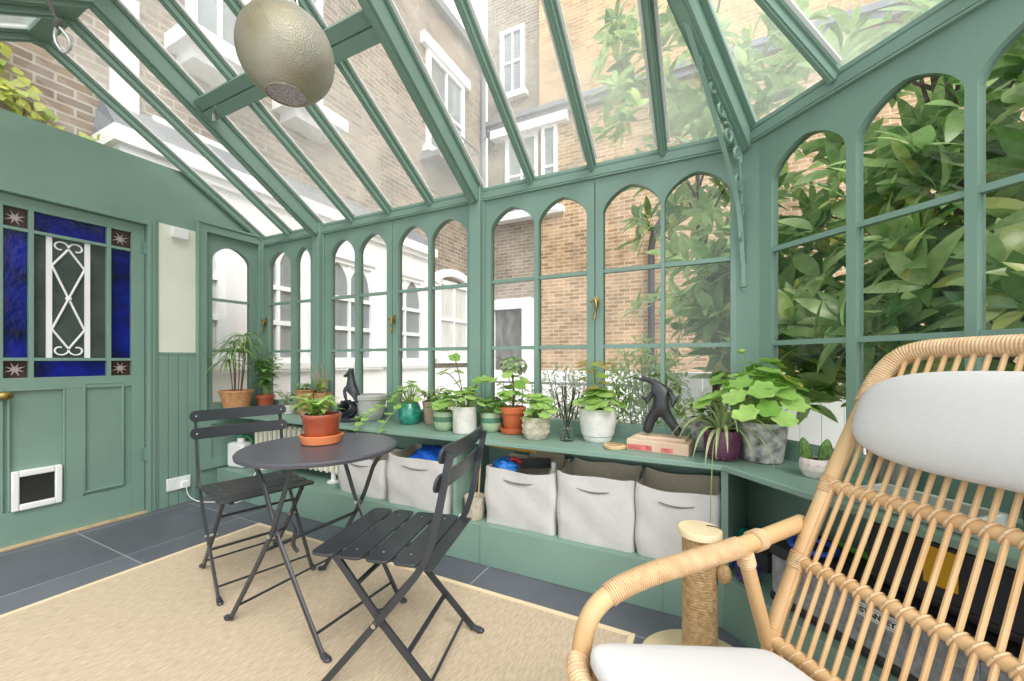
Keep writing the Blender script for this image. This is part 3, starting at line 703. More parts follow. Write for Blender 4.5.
# ivy on the house wall, upper left
iv = thing('wall_ivy', 'yellow green climber on the brick wall above the door', 'climber', (WX + .02, .2, 2.5))
lf = MB(); st = MB()
for k in range(900):
    y = U(-.6, 1.45); lim = 3.38 - .85 * max(0, (y - .9)) + .10 * math.sin(y * 9)
    z = U(2.3, max(2.32, lim)); lf.leaf((WX + U(.02, .14), y, z), (U(.2, 1), U(-1, 1), U(-1, .6)), (1, 0, .3), U(.06, .1), U(.05, .075), 3, .3, .1)
for k in range(12): y0 = U(-1.3, 1.1); st.tube(cr([(WX + .02, y0, 1.5), (WX + .03, y0 + U(-.1, .1), 2.2), (WX + .03, y0 + U(-.2, .2), 3.0)], 5), .008, 5)
obj('vines', st, STEM, iv, world=True); obj('foliage', lf, L_IVY, iv, world=True)

# ================================================================== things in the room
# ---- rug
RUG = pbr('jute_weave', '#E0CCB1', .95, col2='#C6AF93', vscale=9, vdetail=12, bump=.6, bscale=90, stretch=(14, 3, 1))
rg = thing('jute_rug', 'large natural beige woven jute rug on the slate floor', 'rug', (-1.45, .5, 0))
m = MB(); m.box(-2.65, -.30, -1.0, 1.60, .0005, .009); obj('woven_field', m, RUG, rg, world=True)
m = MB()
for b in ((-2.672, -2.65, -1.0, 1.622), (-.30, -.278, -1.0, 1.622), (-2.65, -.30, 1.60, 1.622)): m.box(b[0], b[1], b[2], b[3], .0005, .011)
obj('edge_binding', m, pbr('rug_binding', '#E2CDAA', .9), rg, world=True)
RZ = .009

# ---- built-in window shelf with plinth
def off(p, d): return p
SH = .66
fr_c = V((.03, 1.828, 0)); fr_e = fr_c + D * 1.25; wl_e = P0 + D * 1.33 - NI * -.0
def bench_poly(grow): 
    q = V((.03, 1.828 - grow, 0)) + V((-grow * .42, 0, 0)); e = q + D * 1.30
    return [(LX + .03, 1.828 - grow), (q.x, q.y), (e.x, e.y), (wl_e.x, wl_e.y), (P0.x, P0.y - .002), (LX + .03, 2.205)]
bn = thing('window_shelf', 'long green built-in shelf and plinth running under all the windows', 'shelf', (-1.7, 2.0, 0))
m = MB(); m.prism(bench_poly(0), 0, .21); obj('plinth', m, GREEN, bn, world=True, bevel=.003)
m = MB()
for x in (-2.95, -1.98, -1.11, -.2): m.box(x, x + .0035, 1.8265, 1.829, .0, .2105)
obj('plinth_joint', m, GREEN_D, bn, world=True)
m = MB(); m.prism(bench_poly(.012), SH - .024, SH); obj('shelf_board', m, GREEN, bn, world=True, bevel=.004)
m = MB(); m.box(LX + .03, .10, 2.19, 2.206, SH, .735); m.box(0.0, 1.33, .0, .018, SH, .735, frame(P0, D, NI)); obj('upstand', m, GREEN, bn, world=True)
m = MB(); m.box(-1.285, -1.262, 1.835, 2.2, .21, SH - .024); obj('divider', m, GREEN, bn, world=True)
m = MB(); m.bar((.035, 1.84, .4235), (.125, 2.19, .4235), .026, .425); obj('divider', m, GREEN, bn, world=True)
MR2 = frame(P0, D, NI)
m = MB(); m.box(.32, .345, .02, .05, .21, .636, MR2); m.box(.02, 1.3, .0, .02, .56, .636, MR2); m.box(.7, .725, .02, .05, .21, .636, MR2); obj('back_batten', m, GREEN, bn, world=True)
m = MB(); m.box(LX + .05, .1, 2.192, 2.2055, .21, .636); obj('back_board', m, GREEN, bn, world=True)

# ---- bistro table
TZ = .712; TC = (-1.512, 1.18)
tb = thing('bistro_table', 'round dark grey metal folding bistro table with crossed legs', 'table', (TC[0], TC[1], RZ))
TR = .314
m = MB(); z1 = TZ - RZ
m.lathe([(0, z1 - .006), (TR - .012, z1 - .006), (TR - .010, z1 - .020), (TR - .002, z1 - .018), (TR, z1 - .006), (TR - .006, z1), (0, z1 + .0005)], 72); obj('tabletop', m, BLACKTOP, tb)
def foot(mb, p, dx): mb.box(p[0] - .013 + min(0, dx), p[0] + .013 + max(0, dx), p[1] - .012, p[1] + .012, 0, .014)
for sy, name in ((-.208, 'a'), (.208, 'b')):
    for sx in (1, -1):
        m = MB(); yy = sy + (.012 if sx > 0 else -.012) * (1 if sy > 0 else -1)
        kink = sx * sy > 0
        path = [(-.262 * sx, yy, .012), (-.125 * sx, yy, .21), (0, yy, .40), (.056 * sx, yy, .52)] + ([(.080 * sx, yy, .575), (.125 * sx, yy, .635), (.160 * sx, yy, .675), (.168 * sx, yy, z1 - .012)] if kink else [(.100 * sx, yy, .62), (.130 * sx, yy, z1 - .012)])
        m.tube(cr(path, 4), .0115, 8, flat=.6)
        m.tube([(-.258 * sx, yy, .018), (-.285 * sx, yy, .008)], [.011, .013], 8); m.ball((-.284 * sx, yy, .010), .014, 8, 6, (1.3, 1, .65))
        obj('leg', m, BLACK, tb)
for sx in (1, -1):
    m = MB(); ys = .22 if sx > 0 else .196; m.tube([(-.2165 * sx, -ys, .075), (-.2165 * sx, ys, .075)], .006, 6); obj('stretcher', m, BLACK, tb)
m = MB(); m.bar((-.046, -.22, .333), (-.046, .22, .333), .018, .008); obj('stretcher', m, BLACK, tb)
for x_ in (-.15, .15): m = MB(); m.bar((x_, -.215, z1 - .016), (x_, .215, z1 - .016), .034, .014); obj('top_rail', m, BLACK, tb)
for sy in (-.208, .208): m = MB(); m.tube([(0, sy - .022, .40), (0, sy + .022, .40)], .009, 8); obj('pivot_bolt', m, STEEL, tb)
m = MB(); m.tube(cr([(.07, -.19, .46), (.085, -.18, .42), (.06, -.17, .36), (.075, -.16, .33)], 5), .008, 6); obj('hook', m, BLACK, tb)

# ---- folding bistro chairs (local x = forward, y = left)
def slat(mb, a0, a1, y0, y1, z0, th=.009, M=None, rad=.03):
    n = 6; pts = []
    for cx, cy, s in ((a1 - rad, y1 - rad, 0), (a0 + rad, y1 - rad, 1), (a0 + rad, y0 + rad, 2), (a1 - rad, y0 + rad, 3)):
        for k in range(n + 1):
            an = s * PI / 2 + k / n * PI / 2; pts.append((cx + rad * math.cos(an), cy + rad * math.sin(an)))
    mb.prism(pts, z0, z0 + th, M)
def bistro_chair(label, loc, rz):
    t = thing('bistro_chair', label, 'chair', loc, rz)
    zs = .444
    for s in (1, -1):
        m = MB(); y = .198 * s
        p = cr([(.200, y, .014), (.0, y, .248), (-.135, y, .415), (-.178, y, .50), (-.215, y, .66), (-.240, y, .79)], 6)
        m.tube(p, .0072, 4, flat=2.2, up=(0, 1, 0)); m.tube([(.198, y, .02), (.226, y, .009)], [.010, .013], 8); m.ball((.226, y, .0095), .013, 8, 6, (1.3, 1, .7)); obj('front_leg', m, BLACK, t)
        m = MB(); y = .172 * s
        m.tube([(-.205, y, .014), (.0, y, .232), (.165, y, .432)], .0072, 4, flat=2.2, up=(0, 1, 0)); m.tube([(-.203, y, .02), (-.232, y, .009)], [.010, .013], 8); m.ball((-.232, y, .0095), .013, 8, 6, (1.3, 1, .7)); obj('rear_leg', m, BLACK, t)
        m = MB(); m.tube([(.008, .16 * s, .240), (.008, .21 * s, .240)], .008, 8); obj('pivot_bolt', m, STEEL, t)
        m = MB(); m.bar((.215, .15 * s, zs - .014), (-.165, .15 * s, zs - .020), .014, .014); obj('seat_rail', m, BLACK, t)
    for x, z, y in ((.165, .055, .198), (-.165, .055, .172)):
        m = MB(); m.tube([(x, -y, z), (x, y, z)], .0055, 6); obj('stretcher', m, BLACK, t)
    m = MB(); m.bar((-.085, -.172, .135), (-.085, .172, .135), .016, .008); obj('stretcher', m, BLACK, t)
    m = MB(); m.bar((.09, -.172, .342), (.09, .172, .342), .016, .008); obj('stretcher', m, BLACK, t)
    m = MB(); m.bar((-.16, -.205, zs - .012), (-.16, .205, zs - .012), .05, .006); obj('seat_bracket', m, BLACK, t)
    for k in range(4):
        x1 = .238 - k * .096; m = MB(); M = Matrix.Translation((0, 0, zs - .009)) @ Matrix.Rotation(-.02, 4, 'Y')
        slat(m, x1 - .085, x1, -.205, .205, 0, .009, M, .022); sl = obj('seat_slat', m, BLACK, t, bevel=.002)
        m = MB()
        for s in (1, -1): m.ball((x1 - .042, .15 * s, zs + .001 + .002 * k * .3), .0042, 8, 4, (1, 1, .35))
        obj('rivet', m, STEEL, sl)
    for z0, z1 in ((.668, .724), (.756, .812)):
        m = MB(); x = -.215 - (z0 - .66) * .19 + .016
        n = 26; vs = []
        for i in range(n + 1):
            y = -.226 * math.cos(PI * i / n); bow = -.018 * (1 - (y / .226) ** 2)
            e = .026 * (1 - math.sqrt(max(0, 1 - (max(0, abs(y) - .20) / .026) ** 2)))
            for xx in (0, .009):
                for zz in (z0 + e, z1 - e): vs.append((x + bow + xx - (zz - z0) * .19, y, zz))
        fs = []
        for i in range(n):
            b = 4 * i; fs += [(b, b + 1, b + 5, b + 4), (b + 2, b + 6, b + 7, b + 3), (b + 1, b + 3, b + 7, b + 5), (b, b + 4, b + 6, b + 2)]
        fs += [(0, 2, 3, 1), (4 * n, 4 * n + 1, 4 * n + 3, 4 * n + 2)]
        m.add(vs, fs); bs = obj('back_slat', m, BLACK, t, bevel=.002)
        m = MB()
        for s in (1, -1): m.ball((x - .006 + .0085, .198 * s, (z0 + z1) / 2), .0045, 8, 4, (.5, 1, 1))
        obj('rivet', m, STEEL, bs)
    return t
cl = (-2.100, 1.250)
bistro_chair('dark grey slatted folding chair on the far side of the table by the radiator', (cl[0], cl[1], RZ), math.radians(-14.5))
bistro_chair('dark grey slatted folding chair in the foreground facing the table', (-1.000, 1.132, RZ), math.radians(180 + 15.5))

# ---- pots
def lathe_obj(name, prof, mat, parent, n=36, wob=0, sharp=.7):
    m = MB(); m.lathe(prof, n, (0, 0, 0), wob); return obj(name, m, mat, parent, sharp)
def pot_prof(rb, rt, h, th=.008, rim=None, belly=0):
    p = [(rb * .9, 0), (rb, .004)]
    for k in range(1, 7):
        q = k / 6; p.append((rb + (rt - rb) * q + belly * math.sin(PI * q), .004 + (h - .004) * q * (1 if not rim else (1 - rim / h))))
    if rim:
        zt = h - rim; p += [(rt + .006, zt), (rt + .008, h - .004), (rt + .004, h)]
    p += [(rt - th, h), (rt - th - .002, h * .86), (0.0005, h * .86)]
    return p
def soil(parent, r, z):
    m = MB(); m.lathe([(r, z), (r * .6, z + .006), (.0005, z + .008)], 20); return obj('soil', m, SOIL, parent)
def round_plant(t, z, n, spread, hgt, lr, mat, smat=GSTEM, lobes=7, amp=.08, flat=.5, bias=(0, 0), amin=.15):
    st, lf = MB(), MB()
    for k in range(n):
        an = 2 * PI * k * .382 + U(-.3, .3); q = (amin + (1 - amin) * (k + .5) / n)
        r = spread * q; zz = z + hgt * (1 - .75 * q * q) * U(.75, 1.05)
        e = V((math.cos(an) * r + bias[0] * q, math.sin(an) * r + bias[1] * q, zz)); b = V((math.cos(an) * .012, math.sin(an) * .012, z))
        st.tube(cr([b, b.lerp(e, .5) + V((0, 0, hgt * .12)), e], 4), .0022, 5)
        nm = V((math.cos(an) * flat * q + U(-.25, .25), math.sin(an) * flat * q + U(-.25, .25), 1))
        lf.disc(e, nm, lr * U(.7, 1.15), lobes, .12, 28, amp, an + PI)
    obj('stems', st, smat, t); obj('foliage', lf, mat, t)
def leafy_plant(t, z, n, spread, hgt, L, W, mat, smat=GSTEM, ns=7, lean=(0, 0)):
    st, lf = MB(), MB()
    for k in range(ns):
        an = 2 * PI * k / ns + U(-.3, .3); r = spread * U(.3, 1)
        e = V((math.cos(an) * r + lean[0], math.sin(an) * r + lean[1], z + hgt * U(.6, 1))); b = V((math.cos(an) * .01, math.sin(an) * .01, z))
        path = cr([b, b.lerp(e, .5) + V((0, 0, hgt * .15)), e], 6); st.tube(path, .002, 5)
        for j in range(int(n / ns)):
            p = path[int(3 + (len(path) - 4) * j / max(1, n / ns - 1))]; a2 = U(0, 2 * PI)
            lf.leaf(p, (math.cos(a2), math.sin(a2), U(-.1, .7)), (0, 0, 1), L * U(.7, 1.2), W * U(.7, 1.2), 4, U(.2, .6), .2, .8)
    obj('stems', st, smat, t); obj('foliage', lf, mat, t)
def strap_plant(t, z, n, L, W, mat, droop=2.0):
    lf = MB()
    for k in range(n):
        an = 2 * PI * k * .382; el = U(.35, 1.3)
        lf.strap((math.cos(an) * .01, math.sin(an) * .01, z), (math.cos(an) * math.cos(el), math.sin(an) * math.cos(el), math.sin(el)), L * U(.6, 1.1), W, droop * U(.7, 1.2), 9)
    obj('foliage', lf, mat, t)
def P(name, label, x, y, rz=0, z=SH, cat='potted plant'): return thing(name, label, cat, (x, y, z), rz)

# papyrus-like palm in wide terracotta
t = P('potted_umbrella_plant', 'spiky umbrella plant in a wide terracotta pot at the left end of the shelf', -3.485, 1.93)
lathe_obj('pot', pot_prof(.085, .115, .175, .012, .02), pbr('basket_terracotta', '#C99A6B', .85, col2='#B0764C', vscale=30, bump=.3), t); soil(t, .10, .152)
st, lf = MB(), MB()
for (sx, sy, h) in ((-.03, .0, .34), (.035, .01, .46), (.0, -.03, .26), (-.055, .02, .41), (.055, -.02, .33), (.01, .03, .40)):
    e = V((sx * 1.9, sy * 2, .15 + h)); st.tube(cr([(sx, sy, .15), V((sx, sy, .15)).lerp(e, .5) + V((.01, 0, 0)), e], 5), .004, 5)
    for k in range(24):
        an = 2 * PI * k / 24 + U(-.2, .2); el = U(-.1, .7); lf.strap(e, (math.cos(an) * math.cos(el), math.sin(an) * math.cos(el), math.sin(el)), U(.17, .27), .011, 1.6, 7)
obj('stems', st, STEM, t); obj('foliage', lf, L_PAP, t)
t = P('potted_herb', 'bushy dark green plant in a small glazed terracotta pot in the left corner', -3.375, 2.10)
lathe_obj('pot', pot_prof(.05, .066, .13, .008, .03), TERRA_B, t); soil(t, .056, .11); leafy_plant(t, .11, 150, .10, .36, .085, .042, L_DK, ns=12)
t = P('potted_succulent', 'small succulent in a white bowl beside the woven basket pots', -2.985, 2.03)
lathe_obj('bowl', pot_prof(.055, .072, .075, .008), pbr('white_bowl', '#D6D2C6', .5), t); soil(t, .06, .064); leafy_plant(t, .065, 70, .085, .12, .035, .02, L_DUST, ns=10)
t = P('potted_succulent', 'plant in the taller woven basket pot left of the black statue', -2.815, 2.06)
lathe_obj('basket', pot_prof(.052, .075, .19, .008), WICKER, t); soil(t, .063, .165)
m = MB(); m.tube([(.075 * math.cos(2 * PI * k / 24), .075 * math.sin(2 * PI * k / 24), .188) for k in range(25)], .007, 6, caps=False); obj('rim', m, WICKER, t)
leafy_plant(t, .165, 60, .08, .09, .045, .024, L_DK, ns=8)
t = P('potted_succulent', 'yellow green plant in the small basket pot behind the taller basket', -2.70, 2.12)
lathe_obj('basket', pot_prof(.045, .062, .17, .008), WICKER, t); soil(t, .05, .146); leafy_plant(t, .146, 60, .07, .13, .05, .028, L_LT, ns=8)
st = MB()
for k in range(5): st.tube(cr([(.02 * k - .03, -.02, .14), (.03 * k - .03, -.03, .25), (.05 * k - .12, -.04, U(.30, .42))], 5), .003, 5)
obj('dry_stems', st, pbr('dry_stalk', '#B4876A', .8), t)

# black animal statue on a rosette
t = thing('animal_statue', 'black statue of a seated pointed-ear animal on a rosette shaped base', 'statue', (-2.25, 1.985, SH))
m = MB(); m.lathe([(.085, 0), (.09, .015), (.07, .03), (.0005, .03)], 20); 
for ring, (nr, el, L, zz) in enumerate(((11, .0, .085, .05), (10, .4, .085, .065), (8, .8, .07, .08), (5, 1.1, .05, .09))):
    for k in range(nr):
        an = 2 * PI * k / nr + ring * .3; ra = V((.2, -.75, .55)).normalized(); r1 = ra.orthogonal().normalized(); r2 = ra.cross(r1); m.leaf(V((0, -.01, .07)) + ra * (zz - .04) * .7, (r1 * math.cos(an) + r2 * math.sin(an)) * math.cos(el) + ra * math.sin(el), ra, L * .85, .06, 5, -.25, .2, .6)
m.ball((0, 0, .08), .055, 12, 8); obj('rosette_base', m, BLACKSTONE, t)
skin('animal', [(.04, 0, .145), (.045, 0, .19), (.03, 0, .25), (.012, 0, .295), (.008, 0, .325), (-.03, 0, .315), (-.06, 0, .305), (.0, .035, .15), (-.015, .035, .215), (.0, -.035, .15), (-.015, -.035, .215), (.014, .016, .365), (.014, -.016, .365), (.07, 0, .15), (.085, 0, .20)],
     [(0, 1), (1, 2), (2, 3), (3, 4), (4, 5), (5, 6), (2, 8), (8, 7), (2, 10), (10, 9), (4, 11), (4, 12), (0, 13), (13, 14)],
     [.036, .036, .03, .019, .022, .014, .008, .011, .014, .011, .014, .006, .006, .016, .009], BLACKSTONE, t)
t = thing('stone_planter', 'empty grey stone planter with a thick rim beside the black statue', 'planter', (-2.165, 2.09, SH))
lathe_obj('pot', [(.075, 0), (.08, .004), (.095, .06), (.104, .125), (.106, .13), (.106, .140), (.114, .146), (.117, .172), (.112, .178), (.100, .178), (.096, .15), (.0005, .148)], GREYPOT, t); soil(t, .09, .152)
t = P('potted_trailing_plant', 'trailing plant in a teal glazed pot hanging over the shelf edge', -1.80, 2.075)
lathe_obj('pot', [(.05, 0), (.058, .005), (.075, .045), (.078, .075), (.07, .11), (.058, .135), (.06, .142), (.052, .142), (.05, .125), (.0005, .125)], TEAL, t); soil(t, .048, .126)
round_plant(t, .12, 30, .14, .16, .028, L_LT, lobes=5)
st, lf = MB(), MB()
for k, pth in enumerate(([(0, 0, .13), (-.08, -.10, .14), (-.14, -.20, .08), (-.16, -.28, .015), (-.14, -.31, -.06)], [(0, 0, .13), (-.16, -.05, .11), (-.25, -.15, .05), (-.24, -.23, .03)], [(0, 0, .13), (.03, -.14, .12), (.02, -.27, .02), (.0, -.32, -.10)], [(0, 0, .13), (-.18, .0, .16), (-.34, -.02, .08)])):
    path = cr(pth, 8); st.tube(path, .0022, 5)
    for j in range(6, len(path), 3):
        lf.disc(path[j] + V((U(-.02, .02), U(-.02, .02), .012)), (U(-.4, .4), U(-.6, 0), 1), U(.018, .03), 5, .1, 24, .12, U(0, 6))
obj('trailing_stems', st, GSTEM, t); obj('trailing_leaves', lf, L_LT, t)
t = P('potted_trailing_plant', 'plain brown pot half hidden behind the teal pot', -1.665, 2.135)
lathe_obj('pot', pot_prof(.045, .062, .15, .008), BROWNPOT, t); soil(t, .05, .13); leafy_plant(t, .13, 45, .09, .12, .05, .028, L_DUST, ns=7)
def striped(label, x, y, plant):
    t = P('potted_pelargonium', label, x, y); b = [(.045, 0), (.052, .004), (.062, .03), (.066, .055)]; c = [(.066, .055), (.0672, .062), (.0665, .085)]; d = [(.0665, .085), (.064, .11), (.057, .115), (.056, .10), (.0005, .10)]
    lathe_obj('pot', b + c + d, SAGE, t)
    m = MB(); m.lathe([(.0668, .055), (.068, .062), (.0673, .085)], 36); m.f = m.f[:-2]; obj('dark_band', m, SAGEBAND, t); soil(t, .053, .103); plant(t); return t
striped('geranium in the left of two green striped pots, beside the white cylinder', -1.452, 1.985, lambda t: round_plant(t, .10, 26, .11, .13, .036, L_LT, lobes=7))
t = P('potted_begonia', 'long-stemmed begonia in a pale concrete cylinder pot', -1.295, 1.965)
lathe_obj('pot', [(.064, 0), (.068, .004), (.070, .15), (.068, .153), (.060, .153), (.059, .13), (.0005, .13)], CONC, t); soil(t, .058, .132)
round_plant(t, .13, 30, .13, .13, .032, L_LT, lobes=5)
st, lf = MB(), MB()
for pth in ([(0, 0, .13), (-.02, .0, .24), (-.10, -.02, .34), (-.16, -.02, .33)], [(0, 0, .13), (.05, 0, .22), (.10, .0, .30), (.18, .02, .29)], [(0, 0, .13), (-.04, .02, .28), (-.07, .0, .44)]):
    path = cr(pth, 6); st.tube(path, .003, 5)
    for j in range(8, len(path), 3): lf.disc(path[j] + V((0, 0, .01)), (U(-.4, .4), U(-.7, .1), 1), U(.028, .042), 5, .1, 28, .12, U(0, 6))
obj('long_stems', st, STEM, t); obj('upper_leaves', lf, L_LT, t)
m = MB()
for an in (.2, 2.6, 3.6, 4.2, 5.0): m.strap((0, 0, .14), (math.cos(an) * .8, math.sin(an) * .8, .6), .26, .006, 2.6, 10)
obj('grassy_blades', m, L_SP, t)
striped('geranium in the right of two green striped pots, beside the tall terracotta pot', -1.18, 2.075, lambda t: round_plant(t, .10, 34, .11, .10, .03, L_DK, lobes=7))
t = P('potted_geranium', 'standard geranium with bare stem in an orange terracotta pot and saucer', -1.042, 2.085)
lathe_obj('saucer', [(.055, 0), (.07, .004), (.078, .034), (.074, .034), (.066, .010), (.0005, .009)], TERRA, t)
lathe_obj('pot', [(.046, .010), (.05, .014), (.066, .115), (.074, .116), (.076, .148), (.072, .152), (.064, .152), (.062, .135), (.0005, .135)], TERRA, t); soil(t, .06, .137)
m = MB(); m.tube(cr([(0, 0, .135), (.006, 0, .23), (-.004, 0, .33), (.0, 0, .40)], 5), [.007 - .0002 * i for i in range(16)], 8); obj('main_stem', m, STEM, t)
st, lf = MB(), MB()
for k in range(16):
    an = k * 2.4; zz = .14 + .02 * (k % 3); e = V((math.cos(an) * U(.05, .11), math.sin(an) * U(.05, .11), zz + U(.02, .10))); st.tube([(0, 0, zz), e], .002, 5); lf.disc(e, (math.cos(an) * .5, math.sin(an) * .5, 1), U(.024, .036), 7, .12, 28, .08, an + PI)
for k in range(7):
    an = k * 2.4; e = V((math.cos(an) * U(.04, .09), math.sin(an) * U(.04, .09), .29 + U(-.03, .05))); st.tube([(0, 0, .26), e], .002, 5); lf.disc(e, (math.cos(an) * .5, math.sin(an) * .5 - .3, .8), U(.028, .038), 7, .12, 28, .08, an + PI)
obj('leaf_stalks', st, GSTEM, t); obj('foliage', lf, L_PEL, t)
lf = MB()
for k in range(46):
    d = V((U(-1, 1), U(-1, 1), U(-.6, 1))); d.normalize(); e = V((0, 0, .385)) + V((d.x * .075, d.y * .07, d.z * .05)); lf.disc(e, d + V((0, 0, .6)), U(.014, .022), 7, .2, 20, .16, U(0, 6))
obj('leaf_crown', lf, L_DUST, t)
t = P('potted_geranium', 'bright green geranium in a carved cream pot', -.855, 1.985)
lathe_obj('pot', [(.052, 0), (.058, .006), (.070, .035), (.073, .07), (.069, .105), (.062, .118), (.056, .118), (.055, .10), (.0005, .10)], CREAMPOT, t); soil(t, .052, .102)
m = MB()
for r_ in range(3):
    for k in range(12):
        an = 2 * PI * (k + .5 * (r_ % 2)) / 12; rr = (.0705, .0735, .071)[r_]; zz = (.035, .065, .093)[r_]
        m.tube([(rr * math.cos(an + q * .22), rr * math.sin(an + q * .22), zz + .014 * (1 - abs(q)) - .004) for q in (-1, -.5, 0, .5, 1)], .003, 5)
obj('scallop_relief', m, CREAMPOT, t)
round_plant(t, .10, 34, .095, .14, .036, L_LT, lobes=7, amp=.12, bias=(.05, -.02))
# reed diffuser
t = thing('reed_diffuser', 'clear glass reed diffuser with black reeds', 'diffuser', (-.69, 2.01, SH))
lathe_obj('bottle', [(.034, 0), (.038, .003), (.038, .062), (.034, .068), (.014, .072), (.013, .094), (.016, .096), (.011, .096), (.010, .074), (.034, .064), (.034, .006), (.0005, .006)], CLEAR, t)
m = MB()
for k in range(7): an = U(0, 6.28); m.tube([(-.015 * math.cos(an), -.015 * math.sin(an), .01), (.07 * math.cos(an), .03 * math.sin(an), U(.24, .30))], .0028, 5)
obj('reeds', m, DARK, t)
t = P('potted_coleus', 'green and russet leaved plant in a large white stone pot', -.545, 2.075)
lathe_obj('pot', [(.066, 0), (.07, .004), (.074, .022), (.074, .030), (.082, .034), (.094, .10), (.096, .165), (.093, .170), (.084, .170), (.083, .15), (.0005, .15)], WHITEPOT, t); soil(t, .08, .152)
round_plant(t, .15, 40, .12, .12, .04, L_LT, lobes=9, amp=.10)
st, lf = MB(), MB()
path = cr([(0, 0, .15), (-.01, 0, .25), (-.03, 0, .36), (-.02, -.01, .40)], 6); st.tube(path, .004, 6)
for k in range(14):
    p = path[5 + k % 13]; an = k * 2.4; e = p + V((math.cos(an) * .06, math.sin(an) * .05, .01)); st.tube([p, e], .0018, 5); lf.disc(e, (math.cos(an) * .3, -.3, 1), U(.026, .04), 9, .1, 30, .12, an + PI)
obj('tall_stem', st, GSTEM, t); obj('upper_leaves', lf, leafmat('russet_leaf', '#8FAF4E', '#C9A06A', .5, .35), t)
# wood slice, wood block, bronze figure
t = thing('wood_slice', 'small round wooden coaster lying on the shelf', 'coaster', (-.428, 1.94, SH))
m = MB(); m.lathe([(.050, 0), (.054, .004), (.054, .014), (.05, .017), (.0005, .017)], 28, (0, 0, 0), .05); obj('disc', m, WOOD, t)
for k in range(2):
    m = MB(); r = .02 + .014 * k; m.tube([(r * math.cos(2 * PI * i / 24), r * math.sin(2 * PI * i / 24), .0172) for i in range(25)], .0012, 5, caps=False); obj('growth_ring', m, STEM, t)
t = thing('wooden_block', 'pale wooden block with faded red paint under the bronze figurine', 'block', (-.228, 1.99, SH), math.radians(-6))
m = MB(); m.box(-.135, .135, -.075, .075, 0, .052); obj('block', m, WOODRED, t, bevel=.004)
m = MB(); m.box(-.11, .115, -.03, .07, .0525, .064); obj('top_plate', m, WOODRED, t, bevel=.003)
m = MB(); m.box(-.13, -.02, -.0765, -.0752, .006, .03); m.box(.02, .07, -.0765, -.0752, .008, .026); obj('red_paint', m, pbr('faded_red_paint', '#D1716E', .8, var=.4, vscale=40), t)
t = thing('bronze_figurine', 'dark bronze striding figure with branch-like head and arms on the wooden block', 'figurine', (-.225, 1.99, SH + .065), math.radians(-10))
vs = [(0, 0, .135), (.004, 0, .18), (-.006, 0, .222), (-.03, 0, .252), (-.07, -.004, .262), (-.125, -.012, .270),
      (.03, .012, .214), (.056, .014, .168), (.048, .002, .142), (.078, .012, .19), (-.032, -.008, .205), (-.056, -.014, .165), (-.086, -.016, .180),
      (-.038, -.004, .09), (-.056, -.008, .045), (-.062, -.010, .006), (.034, .006, .085), (.068, .014, .035), (.08, .018, .006), (-.09, -.004, .285), (-.06, -.022, .145)]
es = [(0, 1), (1, 2), (2, 3), (3, 4), (4, 5), (2, 6), (6, 7), (7, 8), (7, 9), (2, 10), (10, 11), (11, 12), (0, 13), (13, 14), (14, 15), (0, 16), (16, 17), (17, 18), (4, 19), (11, 20)]
rr = [.032, .034, .029, .015, .009, .004, .014, .011, .009, .003, .014, .010, .004, .027, .025, .027, .026, .022, .022, .003, .003]
skin('figure', vs, es, rr, BRONZE, t)
# spider plant, weathered pots
t = P('potted_spider_plant', 'variegated spider plant in a purple ridged pot', .028, 1.93)
lathe_obj('pot', [(.042, 0), (.048, .004), (.064, .035), (.069, .07), (.066, .105), (.06, .125), (.054, .125), (.053, .11), (.0005, .11)], PURPLE, t)
m = MB()
for r_ in range(6):
    for k in range(15):
        a0 = 2 * PI * k / 15; zz = .02 + .016 * r_; rr_ = .0505 + .0195 * math.sin(min(1, (zz + .01) / .085) * PI / 2)
        m.tube([(rr_ * math.cos(a0 + q * .2), rr_ * math.sin(a0 + q * .2), zz + .010 * (1 - abs(q) * 2)) for q in (-1, 0, 1)], .0022, 4)
obj('herringbone_relief', m, PURPLE, t); soil(t, .052, .112); strap_plant(t, .115, 34, .30, .016, L_SP, 2.2)
m = MB(); m.tube(cr([(0, -.03, .12), (-.03, -.13, .10), (-.04, -.165, -.05), (-.045, -.17, -.22), (-.06, -.18, -.32)], 8), .0018, 5); obj('runner', m, GSTEM, t)
t = thing('weathered_planter', 'weathered grey planter behind the purple pot', 'planter', (-.035, 2.085, SH))
lathe_obj('pot', pot_prof(.055, .075, .15, .01), WEATH, t, wob=.01); soil(t, .06, .128); leafy_plant(t, .128, 30, .09, .12, .06, .04, L_DK, ns=6)
t = P('potted_pelargonium', 'large leafy pelargonium in a weathered black and white pot at the shelf corner', .178, 1.975)
lathe_obj('pot', pot_prof(.072, .092, .165, .010), WEATH, t, 40, .008); soil(t, .08, .142)
m = MB(); m.tube(cr([(-.01, 0, .14), (-.05, .0, .30), (-.075, .01, .455)], 6), .0022, 5); m.ball((-.075, .01, .458), .013, 10, 8, (1.2, 1.2, .8)); obj('bud_stem', m, GSTEM, t)
round_plant(t, .14, 54, .22, .27, .05, L_PEL, lobes=7, amp=.12, bias=(-.05, -.03), flat=.9)
t = P('potted_cactus', 'two-eared cactus in a small faceted pale pink pot', .322, 1.785)
lathe_obj('pot', [(.030, 0), (.036, .003), (.048, .03), (.049, .05), (.044, .068), (.039, .068), (.038, .056), (.0005, .056)], PINKPOT, t, 12, sharp=.2)
m = MB()
for k in range(12):
    a0 = 2 * PI * k / 12
    for s in (1, -1): m.tube([((.0365 + .0125 * q) * math.cos(a0 + s * q * .5), (.0365 + .0125 * q) * math.sin(a0 + s * q * .5), .004 + .05 * q) for q in (0, .3, .6, 1)], .0012, 4)
obj('facet_lines', m, STARM, t); soil(t, .038, .058)
